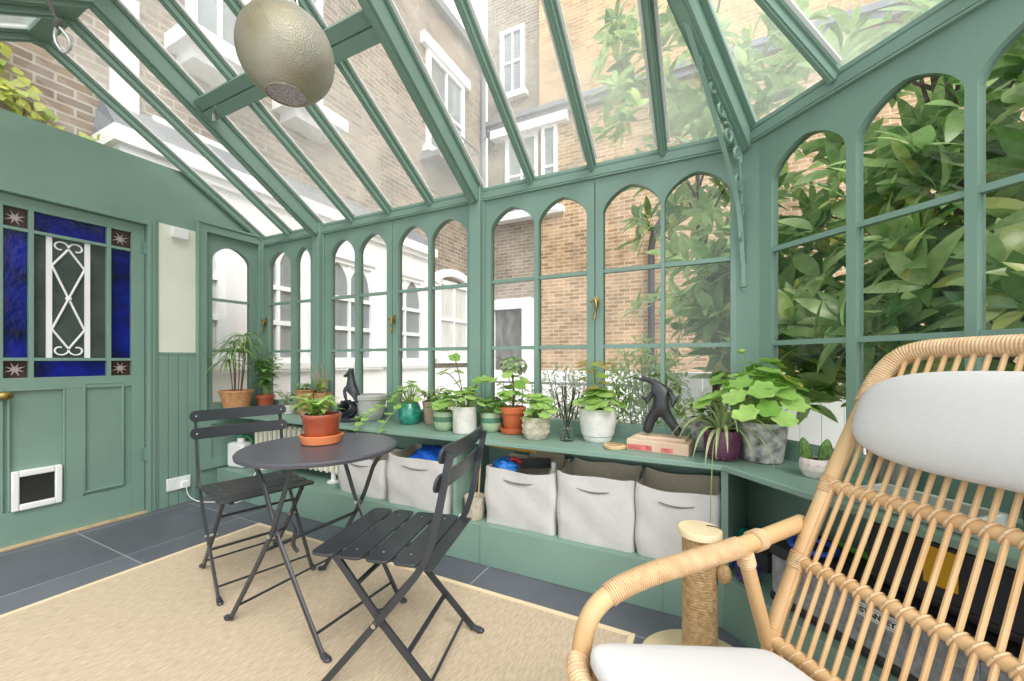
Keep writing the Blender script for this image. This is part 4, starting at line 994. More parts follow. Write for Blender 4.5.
for s, lean in ((-1, -.02), (1, .02)):
    m = MB(); n = 22; prof = []
    for k in range(11): q = k / 10; prof.append((.0185 * math.sin(PI * min(1, .18 + q * .82)) ** .6 + .0005, .055 + .085 * q))
    vs = []
    for r, z in prof:
        for j in range(n): a0 = 2 * PI * j / n; r2 = r * (1 + .10 * (j % 2)); vs.append((s * (.024 + (z - .055) * .14) + r2 * math.cos(a0), lean * 0 + r2 * math.sin(a0), z))
    m.add(vs, [(i * n + j, i * n + (j + 1) % n, (i + 1) * n + (j + 1) % n, (i + 1) * n + j) for i in range(10) for j in range(n)]); obj('cactus_lobe', m, CACT, t, .2)
# things on the right-hand shelf behind the armchair
t = thing('storage_tray', 'pale grey flat tray on the right shelf behind the chair back', 'tray', tuple(P0 + D * .80 + NI * .245 + V((0, 0, SH))), math.radians(-46.6))
m = MB(); m.box(-.13, .13, -.06, .06, 0.001, .012)
for b in ((-.13, -.12, -.06, .06), (.12, .13, -.06, .06), (-.12, .12, -.06, -.05), (-.12, .12, .05, .06)): m.box(b[0], b[1], b[2], b[3], .013, .05)
obj('tray_body', m, pbr('pale_grey_enamel', '#B9C0BC', .5), t, bevel=.004)
DKP = pbr('dark_scored_pot', '#3F4340', .8, col2='#8F928A', vscale=5, stretch=(14, 14, 1.2), bump=.3)
for lab, s, i, r, nm in (('dark scored pot on the right shelf nearest the cactus, behind the chair ribs', .64, .10, .062, 0), ('dark scored pot with pale streaks at the right edge of the photo', .99, .13, .07, 1)):
    t = thing('scored_planter', lab, 'planter', tuple(P0 + D * s + NI * i + V((0, 0, SH)))); lathe_obj('pot', pot_prof(r * .75, r, .15, .008), DKP, t); soil(t, r * .85, .128)
# pot on the table
tz = TZ + .001
t = thing('potted_fern', 'small leafy plant in a glazed terracotta pot and orange saucer on the table', 'potted plant', (-1.562, 1.222, tz)); t.scale = (1.1, 1.1, 1.1)
lathe_obj('saucer', [(.066, 0), (.073, .003), (.082, .034), (.078, .036), (.072, .010), (.0005, .009)], TERRA_L, t)
lathe_obj('pot', [(.054, .010), (.058, .013), (.066, .06), (.072, .10), (.076, .112), (.074, .118), (.067, .118), (.066, .10), (.0005, .10)], TERRA_B, t); soil(t, .064, .102)
leafy_plant(t, .10, 70, .085, .10, .06, .028, L_LT, ns=9, lean=(-.02, -.03))

# ---- under the shelf: radiator, jug, bags, bins
rd = thing('column_radiator', 'cream column radiator on the plinth behind the table', 'radiator', (-2.85, 2.02, .21))
for k in range(17):
    x = -3.30 + k * .058; m = MB()
    for y in (1.985, 2.06): m.tube([(x, y, .29), (x, y, .555)], .018, 8)
    m.tube([(x, 1.985, .29), (x, 2.06, .29)], .02, 8); m.tube([(x, 1.985, .555), (x, 2.06, .555)], .02, 8); obj('column', m, RAD, rd, world=True)
m = MB(); m.tube([(-3.32, 2.02, .295), (-2.35, 2.02, .295)], .016, 8); m.tube([(-3.32, 2.02, .55), (-2.35, 2.02, .55)], .016, 8); obj('header_pipe', m, RAD, rd, world=True)
for x in (-3.24, -2.43): m = MB(); m.lathe([(.045, .21), (.045, .218), (.018, .226), (.016, .28)], 16, (x, 2.0, 0)); obj('foot', m, PLASTIC, rd, world=True)
jg = thing('plastic_jerrycan', 'white plastic container with a green handle on the plinth beside the radiator', 'container', (-3.465, 1.955, .21), math.radians(10))
m = MB(); m.box(-.085, .085, -.06, .06, 0.001, .20); obj('body', m, PLASTIC, jg, bevel=.02); m = MB(); m.lathe([(.03, .19), (.028, .235), (.0005, .24)], 20); obj('neck', m, PLASTIC, jg)
m = MB(); m.tube(cr([(.07, 0, .06), (.11, 0, .10), (.11, 0, .22), (.04, 0, .255)], 6), .009, 8); m.lathe([(.034, .238), (.034, .262), (.0005, .264)], 16); obj('handle', m, pbr('green_plastic', '#2E7B55', .4), jg)

def canvas_bin(name, label, x0, x1, y0, y1, z1, seed, lean=0.0, cat='storage bin', M=None):
    rnd = random.Random(seed); cx, cy = (x0 + x1) / 2, (y0 + y1) / 2; z0 = .2105
    t = thing(name, label, cat, (cx, cy, z0)); hx, hy, H = (x1 - x0) / 2, (y1 - y0) / 2, z1 - z0
    n = 12; per = []
    for i in range(n): per.append((-1 + 2 * i / n, -1))
    for i in range(n): per.append((1, -1 + 2 * i / n))
    for i in range(n): per.append((1 - 2 * i / n, 1))
    for i in range(n): per.append((-1, 1 - 2 * i / n))
    K = len(per); lv = 12
    ph = [rnd.uniform(0, 6) for _ in range(6)]
    def ring(q, ins):
        out = []
        for (a, b) in per:
            ra = (abs(a) ** 18 + abs(b) ** 18) ** (1 / 18); a2, b2 = a / ra, b / ra
            bul = .006 * math.sin(PI * q) + .0035 * math.sin(3 * a + 5 * q + ph[0]) * math.sin(4 * b + 3 * q + ph[1]) + .002 * math.sin(11 * q + 6 * a + ph[2])
            tap = .975 + .025 * q
            x, y = a2 * (hx * tap + bul - ins), b2 * (hy * tap + bul - ins)
            zz = q * H + (.004 * math.sin(4 * a + ph[3]) + .004 * math.sin(5 * b + ph[4]) + .012 * (a * a * b * b) ** 2 + .012 * max(0, b)) * max(0, q) ** 4
            out.append((x + lean * q, y, max(.0, zz)))
        return out
    m = MB(); vs = []
    for i in range(lv + 1): vs += ring(i / lv, 0)
    fs = [(i * K + j, i * K + (j + 1) % K, (i + 1) * K + (j + 1) % K, (i + 1) * K + j) for i in range(lv) for j in range(K)] + [tuple(range(K - 1, -1, -1))]
    b = len(vs); vs += ring(1.0, .006); fs += [(lv * K + j, lv * K + (j + 1) % K, b + (j + 1) % K, b + j) for j in range(K)]
    m.add(vs, fs); obj('canvas_body', m, CANVAS, t, 1.2)
    m = MB(); vs = []
    for i in range(4): vs += ring(.995 - .3 * i, .0065)
    fs = [(i * K + j, i * K + (j + 1) % K, (i + 1) * K + (j + 1) % K, (i + 1) * K + j) for i in range(3) for j in range(K)] + [tuple(3 * K + j for j in range(K))]
    m.add(vs, fs); obj('lining', m, LINING, t, 1.2)
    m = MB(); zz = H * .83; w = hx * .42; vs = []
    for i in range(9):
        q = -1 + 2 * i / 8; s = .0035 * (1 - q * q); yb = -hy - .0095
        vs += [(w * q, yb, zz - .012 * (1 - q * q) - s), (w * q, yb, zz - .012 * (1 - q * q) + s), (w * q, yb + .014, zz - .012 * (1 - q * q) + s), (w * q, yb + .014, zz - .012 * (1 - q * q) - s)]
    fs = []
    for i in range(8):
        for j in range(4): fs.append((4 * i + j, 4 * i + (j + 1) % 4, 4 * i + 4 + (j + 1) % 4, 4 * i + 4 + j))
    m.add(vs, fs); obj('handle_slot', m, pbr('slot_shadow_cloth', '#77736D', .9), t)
    return t
canvas_bin('canvas_bin', 'white canvas bag half hidden behind the table, left of the bag with the blue bundle', -2.25, -1.84, 1.88, 2.14, .45, 1)
canvas_bin('canvas_bin', 'white canvas bin holding a bright blue bundle behind the foreground chair', -1.80, -1.335, 1.86, 2.14, .50, 2)
b1 = canvas_bin('canvas_bin', 'white canvas bin full of tools with a blue bag on top', -1.105, -.705, 1.87, 2.15, .505, 3)
canvas_bin('canvas_bin', 'middle white canvas bin in the row of three, looking empty', -.695, -.325, 1.86, 2.15, .525, 4)
canvas_bin('canvas_bin', 'right white canvas bin of the row of three, behind the scratching post', -.318, .022, 1.86, 2.13, .515, 5)
BLUEP = pbr('blue_plastic_bag', '#1F5FC4', .35, var=.4, vscale=14)
def crumple(name, label, cat, c, r, mat, sc=(1, 1, 1), seed=1):
    rnd = random.Random(seed); m = MB(); m.ball((0, 0, 0), 1, 18, 12)
    ph = [rnd.uniform(0, 6) for _ in range(6)]
    v2 = []
    for v in m.v:
        v = V(v); k = r * (1 + .16 * math.sin(5 * v.x + ph[0]) * math.sin(6 * v.y + ph[1]) + .14 * math.sin(9 * v.z + 5 * v.x + ph[2]) + .08 * math.sin(14 * v.y + 11 * v.z + ph[3]))
        v2.append((v.x * k * sc[0], v.y * k * sc[1], v.z * k * sc[2]))
    m.v = v2; o = obj(name, m, mat, sharp=.9); o.location = c; return tag(o, label, cat)
crumple('plastic_bundle', 'crumpled blue plastic bundle in the canvas bin behind the chair', 'bag', (-1.55, 1.98, .475), .10, BLUEP, (1.25, 1, .75), 3)
crumple('plastic_bundle', 'small bright blue bag at the left of the tool bin', 'bag', (-1.02, 1.95, .50), .055, pbr('light_blue_bag', '#2F7FD8', .4, var=.4, vscale=20), (1.3, 1, .8), 8)
o = MB(); o.box(-.16, .16, -.016, .016, -.014, .014); o.box(-.02, .02, -.0165, .0165, -.008, .0145); k = obj('spirit_level', o, pbr('yellow_enamel', '#E2A62C', .4), bevel=.003); k.location = (-1.06, 2.10, .575); k.rotation_euler = (0, .05, .05); tag(k, 'orange yellow spirit level lying across the back of the tool bin', 'tool')
t = thing('hand_saw', 'dark tool with a red grip sticking out of the tool bin', 'tool', (-.93, 2.0, .52), .5)
m = MB(); m.box(-.02, .14, -.004, .004, -.03, .02); obj('blade', m, DARK, t); m = MB(); m.tube(cr([(-.02, 0, 0), (-.06, 0, .02), (-.09, 0, -.01)], 5), .014, 8); obj('grip', m, pbr('red_grip', '#B3322C', .5), t)
t = thing('glue_bottle', 'white bottle with a round cap standing in the tool bin', 'bottle', (-.755, 1.99, .40)); lathe_obj('body', [(.02, 0), (.022, .003), (.022, .10), (.012, .115), (.0005, .115)], pbr('off_white_bottle', '#DDD6C6', .5), t, 16); lathe_obj('cap', [(.013, .115), (.013, .145), (.0005, .147)], PLASTIC, t, 16)
o = MB(); o.box(-.10, .10, -.003, .003, -.05, .05); k = obj('card_sheet', o, pbr('brown_card', '#A29682', .9)); k.location = (-.84, 2.09, .52); k.rotation_euler = (-.4, .1, .1); tag(k, 'tan card leaning at the back of the tool bin', 'card')
# little ribbed bucket with stick
t = thing('ribbed_bucket', 'small ribbed cream bucket with a wooden stick left of the tool bin', 'bucket', (-1.185, 1.90, .2105))
m = MB(); n = 40; vs = []
for r, z in ((.047, 0), (.049, .004), (.058, .118), (.060, .12), (.056, .12), (.054, .10)):
    for j in range(n): a0 = 2 * PI * j / n; q = r * (1 + (.025 if j % 2 and .003 < z < .119 else 0)); vs.append((q * math.cos(a0), q * math.sin(a0), z))
m.add(vs, [(i * n + j, i * n + (j + 1) % n, (i + 1) * n + (j + 1) % n, (i + 1) * n + j) for i in range(5) for j in range(n)] + [tuple(range(n - 1, -1, -1)), tuple(5 * n + j for j in range(n))]); obj('bucket_body', m, CREAMPOT, t)
m = MB(); m.tube([(.01, .02, .10), (.02, .03, .32)], .004, 6); obj('stick', m, WOOD, t)
t = tag(obj('bottle_cap', MB().lathe([(.016, 0), (.018, .004), (.016, .016), (.0005, .017)], 16), PLASTIC), 'small white cap lying on the plinth beside the ribbed bucket', 'cap'); t.location = (-1.268, 1.865, .2105); t.location.x = -1.247
# ---- right bay under the shelf
def rp3(s, i, z): return P0 + D * s + NI * i + V((0, 0, z))
RZ2 = math.atan2(D.y, D.x)
t = thing('tool_chest', 'grey toolbox with black lid and a white brand badge behind the chair back', 'toolbox', tuple(rp3(.70, .16, .2105)), RZ2)
GRYB = pbr('galvanised_grey', '#8D9094', .5, var=.3, vscale=60)
m = MB(); m.box(-.32, .36, -.125, .125, .028, .165); obj('body', m, GRYB, t, bevel=.008)
m = MB(); m.box(-.325, .365, -.13, .13, .001, .028); m.box(-.325, .365, -.13, .13, .165, .205); obj('lid', m, DARK, t, bevel=.008)
m = MB(); m.box(-.033, .067, -.1285, -.125, .12, .156); bd = obj('badge', m, PLASTIC, t)
def text(txt, size, mat, parent, loc, rot, name='lettering', ex=.0006, bold=True):
    cu = bpy.data.curves.new(name, 'FONT'); cu.body = txt; cu.size = size; cu.extrude = ex; cu.align_x = 'CENTER'; cu.align_y = 'CENTER'; cu.offset = .0009 if bold else 0
    tmp = bpy.data.objects.new(name, cu); COL.objects.link(tmp); dg = bpy.context.evaluated_depsgraph_get(); me = bpy.data.meshes.new_from_object(tmp.evaluated_get(dg)); bpy.data.objects.remove(tmp)
    me.materials.clear(); me.materials.append(mat); o = bpy.data.objects.new(name, me); COL.objects.link(o); o.parent = parent; o.location = loc; o.rotation_euler = rot; return o
m = MB(); m.box(-.030, .064, -.1292, -.1284, .124, .152); obj('badge_border', m, DARK, bd); m = MB(); m.box(-.028, .062, -.1298, -.129, .126, .150); obj('badge_plate', m, PLASTIC, bd)
text('STANLEY', .0215, DARK, bd, (.017, -.1306, .138), (PI / 2, 0, 0))
for x in (-.2, .2): m = MB(); m.box(x - .025, x + .025, -.134, -.128, .12, .19); obj('catch', m, GRYB, t, bevel=.003)
t = thing('tool_bag', 'black tool bag with a yellow panel sitting on the grey toolbox', 'bag', tuple(rp3(.90, .14, .4175)), RZ2)
m = MB(); m.box(-.25, .26, -.10, .10, .001, .20); obj('body', m, pbr('black_canvas', '#35353A', .85, var=.15, bump=.2), t, bevel=.03)
m = MB(); m.box(-.105, -.035, -.1045, -.095, .07, .18); obj('yellow_panel', m, pbr('yellow_cloth', '#D9A61E', .6), t, bevel=.003)
for z in (.03, .172): m = MB(); m.box(-.235, .275, -.106, -.092, z, z + .008); obj('seam', m, DARK, t)
def jumble(name, label, cat, s, i, z, col, shape, rot=0):
    t = thing(name, label, cat, tuple(rp3(s, i, z)), rot)
    m = MB()
    mt = pbr(name + '_paint', col, .4)
    if shape == 'car':
        m.box(-.05, .05, -.022, .022, .010, .032); m.prism([(-.028, .032), (.03, .032), (.018, .05), (-.018, .05)], -.02, .02, Matrix(((1, 0, 0, 0), (0, 0, 1, 0), (0, 1, 0, 0), (0, 0, 0, 1)))); obj('body', m, mt, t, bevel=.004)
        for sx in (-.03, .03):
            for sy in (-.022, .022): w = MB(); w.tube([(sx, sy - .004, .012), (sx, sy + .004, .012)], .012, 12); obj('wheel', w, RUBBER, t)
    elif shape == 'rope':
        pts = []
        for k in range(60): a0 = k * .55; pts.append(((.05 + .01 * math.sin(k)) * math.cos(a0), .04 * math.sin(a0), .012 + .0012 * k))
        m.tube(pts, .008, 6); obj('coil', m, mt, t)
    elif shape == 'ring':
        m.tube([(.065 * math.cos(2 * PI * k / 32), .065 * math.sin(2 * PI * k / 32), .012) for k in range(33)], .011, 8, caps=False); obj('ring', m, mt, t)
        m = MB(); m.lathe([(.0005, .004), (.055, .006)], 24); m.f = m.f[:24]; obj('mesh_disc', m, DARK, t)
    elif shape == 'box':
        m.box(-.08, .08, -.045, .045, .001, .07); obj('carton', m, mt, t, bevel=.003); m = MB(); m.box(-.082, .082, -.047, .047, .0715, .081); obj('lid', m, DARK, t, bevel=.003)
    elif shape == 'tool':
        m.tube([(-.11, 0, .012), (.02, 0, .012)], .012, 8); obj('handle', m, mt, t); m = MB(); m.tube([(.02, 0, .012), (.12, 0, .012)], .005, 8); obj('shaft', m, STEEL, t)
    return t
jumble('toy_car', 'teal green toy car lying on the dark carton by the corner divider', 'toy', .13, .135, .2925, '#1FA08C', 'car', .8)
jumble('toy_car', 'yellow toy car behind the teal one on the dark carton', 'toy', .17, .075, .2925, '#E3B72C', 'car', .3)
jumble('cord_coil', 'purple coil of cord left of the grey toolbox', 'cord', .265, .27, .2105, '#523A7C', 'rope').scale = (.7, .7, .8)
jumble('cord_coil', 'blue coil of cord beside the purple one, nearer the divider', 'cord', .14, .25, .2105, '#2E4FC0', 'rope', 1.2).scale = (.8, .8, .8)
jumble('shoe_carton', 'dark grey carton at the back of the corner bay', 'box', .165, .105, .2105, '#4F5054', 'box', RZ2)
k = jumble('hoop_toy', 'blue rimmed disc lying on the left end of the grey toolbox', 'toy', .33, .17, .4165, '#2B55B8', 'ring')
k.location = rp3(.47, .20, .4168)
jumble('screwdriver', 'green handled screwdriver on the toolbox lid left of the black bag', 'tool', .50, .09, .4168, '#5FA83A', 'tool', 2.2)
# ---- hanging things
sp = thing('pendant_lantern', 'round pierced metal lantern hanging from the ridge', 'lantern', (-1.28, .868, 2.10))
SPM = pbr('pierced_pewter', '#BDBBB5', .45, metal=.55, col2='#8C8260', vscale=4)
nt = SPM.node_tree; bn_ = [n_ for n_ in nt.nodes if n_.type == 'BSDF_PRINCIPLED'][0]
vo = nt.nodes.new('ShaderNodeTexVoronoi'); vo.inputs['Scale'].default_value = 240; tcn = [n_ for n_ in nt.nodes if n_.type == 'TEX_COORD'][0]; nt.links.new(tcn.outputs['Object'], vo.inputs['Vector'])
bp_ = nt.nodes.new('ShaderNodeBump'); bp_.inputs['Strength'].default_value = .4; bp_.inputs['Distance'].default_value = .004; nt.links.new(vo.outputs['Distance'], bp_.inputs['Height']); nt.links.new(bp_.outputs[0], bn_.inputs['Normal'])
r0 = .147; pf = []
for k in range(25): an = .43 + (PI - .43 - .25) * k / 24; pf.append((r0 * math.sin(an), -r0 * 1.0 * math.cos(an)))
pf2 = [(r * .975, z) for r, z in pf[::-1]]
m = MB(); m.lathe(pf2[-1:] + pf + pf2[:-1] , 56); m.f = [f_ for f_ in m.f if len(f_) == 4]; obj('globe', m, SPM, sp)
m = MB(); m.tube([(.0613 * math.cos(2 * PI * k / 40), .0613 * math.sin(2 * PI * k / 40), -.1335) for k in range(41)], .003, 6, caps=False); obj('rim', m, SPM, sp); m = MB(); m.lathe([(.04, .138), (.04, .155), (.012, .165), (.0005, .165)], 20); obj('cap', m, SPM, sp); m = MB(); m.lathe([(.060, -.1325), (.030, -.131), (.0005, -.129)], 40); obj('pierced_base', m, pbr('pierced_base_metal', '#C9C2C8', .6, col2='#77707A', vscale=160, bump=.5, bscale=200), sp)
m = MB(); m.ball((0, 0, .02), .035, 14, 10); m.lathe([(.015, .05), (.016, .09), (.0005, .09)], 14); obj('bulb', m, PLASTIC, sp)
for k in range(3):
    an = 2 * PI * k / 3 + .5; m = MB(); m.tube([(.036 * math.cos(an), .036 * math.sin(an), .165), (.0, .0, .40)], .0025, 5); obj('hanging_wire', m, STEEL, sp)
m = MB(); m.tube([(0, 0, .40), (0, 0, RIDGE_Z - .075 - 2.10)], .004, 6); obj('suspension_rod', m, STEEL, sp)
# rope with carabiner, from the far rafter
C0 = V((0, 0, 1.08)); yaw = math.radians(26.7); Fv = V((-math.sin(yaw), math.cos(yaw), 0)); Rv = V((math.cos(yaw), math.sin(yaw), 0))
def px(x, y, d): return C0 + (Fv + Rv * ((x - 512) / 403.4) + V((0, 0, (360 - y) / 403.4))) * d
rc = thing('rope_with_carabiner', 'thin twisted rope with a steel carabiner dangling under the ridge at upper left', 'rope', tuple(px(62, 28, 1.62)))
a0, a1 = px(8, -88, 1.62), px(57, 20, 1.62); m = MB()
for q in (0, PI):
    pts = []
    for k in range(61): u_ = k / 60; p = a0.lerp(a1, u_); pts.append(p + (Rv * math.cos(q + u_ * 70) + Fv * math.sin(q + u_ * 70)) * .004)
    m.tube(pts, .005, 6)
obj('rope', m, CORD, rc, world=True)
m = MB(); kc = px(58, 24, 1.62); m.ball(kc, .014, 10, 8, (1, 1, 1.6)); obj('knot', m, CORD, rc, world=True)
m = MB(); loop = cr([px(x, y, 1.62) for x, y in ((58, 27), (55, 35), (57, 44), (63, 52), (69, 49), (70, 42), (66, 35))], 6, True); m.tube(loop + loop[:1], .0065, 8, caps=False); obj('carabiner', m, STEEL, rc, world=True)
t = thing('hook_clip', 'small steel snap hook hanging on the tie board beside the lantern', 'hook', (-2.70, 1.385, 2.60))
MTl = slope_frame((0, 2.21, EAVE), (1, 0, 0), (0, -1, 0)); pb = MTl @ V((-2.70, tl, -.085)); t.location = pb
m = MB(); m.tube(cr([(0, 0, -.02), (.014, 0, -.005), (.012, 0, .012), (-.006, 0, .014), (-.014, 0, .0), (0, 0, -.02), (.004, 0, -.06), (-.004, 0, -.085)], 6), .005, 6); obj('snap', m, STEEL, t)
m = MB(); m.tube([(.004, 0, -.05), (.0, 0, -.09)], .008, 8); obj('swivel', m, STEEL, t)

# ---- cat scratching post
t = thing('scratching_post', 'sisal wrapped cat scratching post with round wooden base and top', 'scratching post', (-.047, 1.537, 0))
m = MB(); m.lathe([(.195, .0), (.2, .004), (.2, .016), (.195, .02), (.0005, .02)], 48); obj('base', m, PLY, t)
m = MB(); pf = []
for k in range(150): z = .02 + .455 * k / 149; pf.append((.055 + .0022 * abs(math.sin(k * PI / 3)), z))
m.lathe(pf, 28); obj('sisal_wrap', m, SISAL, t)
m = MB(); m.lathe([(.066, .475), (.071, .478), (.071, .496), (.068, .50), (.0005, .50)], 36); obj('top_disc', m, PLY, t)
m = MB(); m.tube(cr([(.02, .03, .5015), (.06, .02, .503), (.074, .0, .48), (.075, -.015, .39)], 5), .002, 5); obj('string', m, CORD, t)
m = MB(); m.ball((.075, -.018, .365), .026, 14, 10, (.9, .9, 1.25)); obj('ball', m, SISAL, t)

# ================================================================== rattan armchair
KS = 1.10
lv = V((-.687, .727, 0)); fv = V((-.727, -.687, 0)); bv = V((.727, .687, 0)); TB = math.tan(math.radians(26))
ZF = 1.08 - 1.08 / KS
def S(p): return C0 + (V(p) - C0) * KS
def WZ(z): return 1.073 if z < .62 else 1.073 - (z - .62) * .25
def BP(lat, z):
    lat = -.30 + (lat + .30) * max(.985, WZ(z))
    return S(V((.1425, 1.145, z)) + lv * lat + bv * (TB * (z - .42)))
def AP(t_, z, lat=0): return S(V((.183, 1.174, z)) + fv * t_ + lv * lat)
WD = -.60
fl = AP(.2, ZF, WD / 2)
ac = thing('rattan_armchair', 'large pale rattan lounge armchair with ribbed back at the right edge', 'armchair', (fl.x, fl.y, 0))
m = MB()
half = [BP(.0, ZF + .004) + bv * .10, BP(0, .30) + bv * .035, BP(0, .42), BP(0, .56), BP(0, .70), BP(0, .85), BP(-.004, .97), BP(-.014, 1.035), BP(-.042, 1.083), BP(-.085, 1.103), BP(-.15, 1.108)]
mirror = [BP(WD, ZF + .004) + bv * .10, BP(WD, .30) + bv * .035, BP(WD, .42), BP(WD, .56), BP(WD, .70), BP(WD, .85), BP(WD + .004, .97), BP(WD + .014, 1.035), BP(WD + .042, 1.083), BP(WD + .085, 1.103), BP(WD + .15, 1.108)]
m.tube(cr(half + [BP(WD / 2, 1.110)] + mirror[::-1], 8), .0205, 14); obj('back_frame', m, RATTAN, ac, world=True)
# wrapped top of the back
def wrap(path, r, mat=BIND, pitch=.007, name='binding', amp=.09):
    L = [0]
    for a_, b_ in zip(path[:-1], path[1:]): L.append(L[-1] + (b_ - a_).length)
    n_ = max(3, int(L[-1] / pitch * 3)); pts = []; rs = []
    j = 0
    for k in range(n_ + 1):
        s_ = L[-1] * k / n_
        while j < len(L) - 2 and L[j + 1] < s_: j += 1
        q = (s_ - L[j]) / max(1e-9, L[j + 1] - L[j]); pts.append(path[j].lerp(path[j + 1], q)); rs.append(r * (1 + amp * (1 if k % 3 else -.4)))
    mm = MB(); mm.tube(pts, rs, 14); return obj(name, mm, mat, ac, world=True)
wrap(cr(half[6:] + [BP(WD / 2, 1.110)] + mirror[6:][::-1], 10), .0245, amp=.05)
rails = []
for z, r in ((.765, .0165), (.582, .0165), (.405, .020)):
    m = MB(); m.tube([BP(lat, z) for lat in (.0, -.15, -.3, -.45, WD)], r, 12); rl_ = obj('back_rail', m, RATTAN, ac, world=True); rails.append((z, rl_))
NR = 25
lats = [-.014 + (WD + .028) * k / (NR - 1) for k in range(NR)]
for la in lats:
    e = abs(la - WD / 2) / (abs(WD) / 2); ztop = 1.10 - .05 * max(0, (e - .8) / .2) ** 2
    m = MB(); o_ = fv * .009
    m.tube([BP(la, .385) + o_, BP(la, .58) + o_, BP(la, .765) + o_, BP(la, ztop) + fv * .003], .0058, 8); obj('back_rib', m, RATTAN_R, ac, world=True)
nb = (fv * math.cos(math.radians(26)) + V((0, 0, math.sin(math.radians(26))))).normalized(); ub = nb.cross(lv).normalized()
for z, rl_ in rails:
    m = MB()
    for la in lats:
        for tl_ in (.6,):
            c = BP(la, z) + fv * .003; pts = []
            for k in range(15): an = 2 * PI * k / 14; pts.append(c + (nb * math.cos(an) + ub * math.sin(an)) * .0182 + lv * (tl_ * .016 * math.sin(an)))
            m.tube(pts, .0030, 6, caps=False)
    obj('binding', m, BIND, rl_, world=True)
for lat in (0, WD):
    so_ = .034 if lat == 0 else -.034
    m = MB(); pth = cr([AP(-.078, .660, lat + so_ * 1.7), AP(.15, .651, lat + so_ * .45), AP(.30, .644, lat), AP(.42, .630, lat), AP(.508, .607, lat), AP(.558, .568, lat), AP(.578, .50, lat), AP(.586, .40, lat), AP(.596, .22, lat), AP(.606, ZF + .003, lat)], 8)
    m.tube(pth, .0215, 14); obj('arm', m, RATTAN, ac, world=True)
    wrap(pth[9:34], .0232, pitch=.0055)
    wrap(pth[6:8], .025, pitch=.006)
    m = MB(); m.tube([AP(.162, .648, lat + so_ * .35), BP(lat, .40) + fv * .012], .018, 12); obj('arm_strut', m, RATTAN, ac, world=True)
    sa_, sb_ = AP(.162, .648, lat + so_ * .35), BP(lat, .40) + fv * .012; wrap([sa_.lerp(sb_, .06), sa_.lerp(sb_, .17)], .0205, pitch=.006)
    for z in (.765, .582, .41): wrap([BP(lat, z - .018), BP(lat, z + .018)], .0222, pitch=.006)
    m = MB(); m.tube([AP(.56, .455, lat), BP(lat, .36)], .016, 10); obj('seat_side_rail', m, RATTAN, ac, world=True)
fr_ = [AP(.582, .494, 0), AP(.606, .484, -.06), AP(.622, .480, WD / 2), AP(.606, .484, WD + .06), AP(.582, .494, WD)]
m = MB(); m.tube(cr(fr_, 6), .019, 12); obj('seat_front_rail', m, RATTAN, ac, world=True); wrap(cr(fr_, 6)[1:9], .0225, pitch=.009)
m = MB()
for k in range(9): la = WD * (k + .5) / 9; m.tube([AP(.56, .463, la), BP(la, .385)], .008, 6)
obj('seat_slats', m, RATTAN_R, ac, world=True)
def sup(c, ax, ay, az, hx, hy, hz, e1, e2, n1=40, n2=20, puff=0):
    mm = MB(); vs = []
    sp_ = lambda v_, e: math.copysign(abs(v_) ** e, v_)
    for i in range(n2 + 1):
        ph = -PI / 2 + PI * i / n2
        for j in range(n1):
            th = 2 * PI * j / n1; x = sp_(math.cos(ph), e1) * sp_(math.cos(th), e2); y = sp_(math.cos(ph), e1) * sp_(math.sin(th), e2); z = sp_(math.sin(ph), e1)
            zz = z * (1 + puff * (1 - min(1, x * x + y * y)))
            vs.append(c + ax * (x * hx) + ay * (y * hy) + az * (zz * hz))
    mm.add(vs, [(i * n1 + j, i * n1 + (j + 1) % n1, (i + 1) * n1 + (j + 1) % n1, (i + 1) * n1 + j) for i in range(n2) for j in range(n1)]); return mm
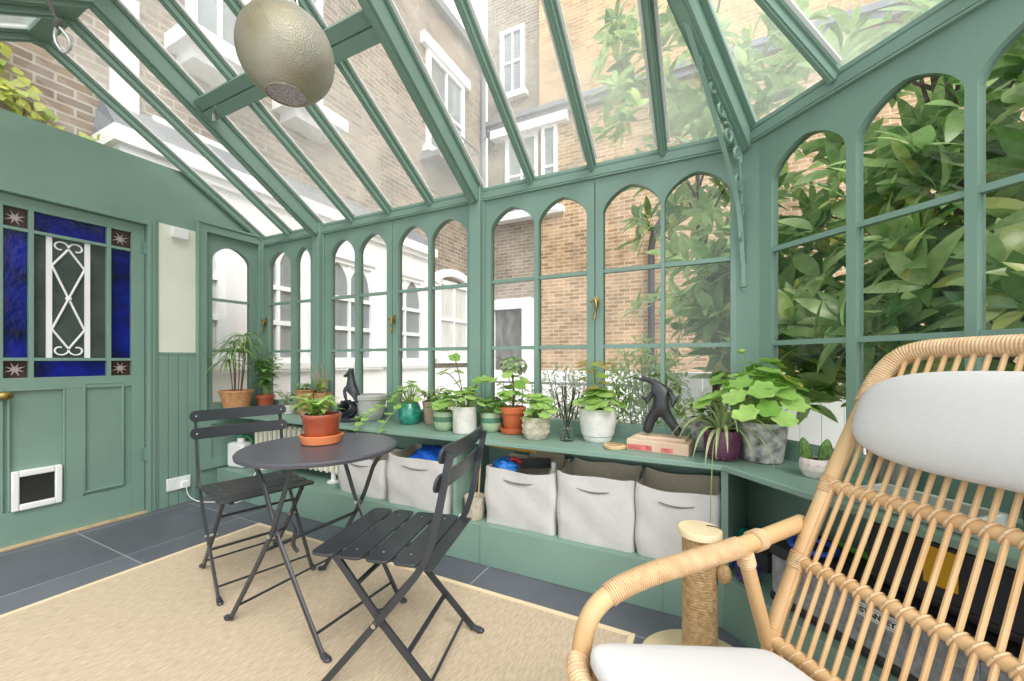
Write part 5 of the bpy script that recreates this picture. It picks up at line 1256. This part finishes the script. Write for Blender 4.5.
# loose cushions
cA, cB = AP(.598, .514, WD / 2), BP(WD / 2, .400) + fv * .075
ax = (cA - cB).normalized(); az = ax.cross(lv).normalized(); az = az if az.z > 0 else -az
cc = (cA + cB) / 2 + az * .022
o = obj('seat_cushion', sup(cc, ax, lv, az, (cA - cB).length / 2, .296, .030, .5, .16, 72, 18, .3), CUSHW, sharp=3, world=True, origin=cc); tag(o, 'plain white cotton seat cushion on the rattan armchair', 'cushion')
hc = BP(WD / 2, .934) + nb * .046
o = obj('head_cushion', sup(hc, lv, ub, nb, .306, .127, .038, .8, .62, 64, 22, .1), CUSHION, sharp=3, world=True, origin=hc); tag(o, 'long pale grey linen head cushion strapped across the armchair back', 'cushion')

# ================================================================== camera, light
cam = bpy.data.cameras.new('camera'); co = bpy.data.objects.new('camera', cam); COL.objects.link(co); SC.camera = co
co.location = C0; co.rotation_euler = (PI / 2, 0, yaw); cam.sensor_width = 36; cam.lens = 403.4 / 1024 * 36; cam.shift_y = 19.5 / 1024; cam.clip_start = .02
wd = bpy.data.worlds.new('sky'); SC.world = wd; wd.use_nodes = True; nt = wd.node_tree; nt.nodes.clear()
bg = nt.nodes.new('ShaderNodeBackground'); ow = nt.nodes.new('ShaderNodeOutputWorld'); bg.inputs[0].default_value = (.93, .97, 1.0, 1); bg.inputs[1].default_value = 1.6
nt.links.new(bg.outputs[0], ow.inputs[0])
su = bpy.data.lights.new('sun', 'SUN'); su.energy = 2.5; su.angle = math.radians(35); su.color = (1, .96, .9); so = bpy.data.objects.new('sun', su); COL.objects.link(so)
so.rotation_euler = V((-.66, .56, -.93)).to_track_quat('-Z', 'Y').to_euler()
vs_ = SC.view_settings; vs_.view_transform = 'Standard'; vs_.look = 'None'; vs_.gamma = 1; vs_.exposure = .30; vs_.use_curve_mapping = False
cy = SC.cycles; cy.use_denoising = True; cy.max_bounces = 10; cy.transparent_max_bounces = 32; cy.diffuse_bounces = 5; cy.glossy_bounces = 4; cy.transmission_bounces = 8; cy.caustics_reflective = False; cy.caustics_refractive = False; cy.sample_clamp_indirect = 8
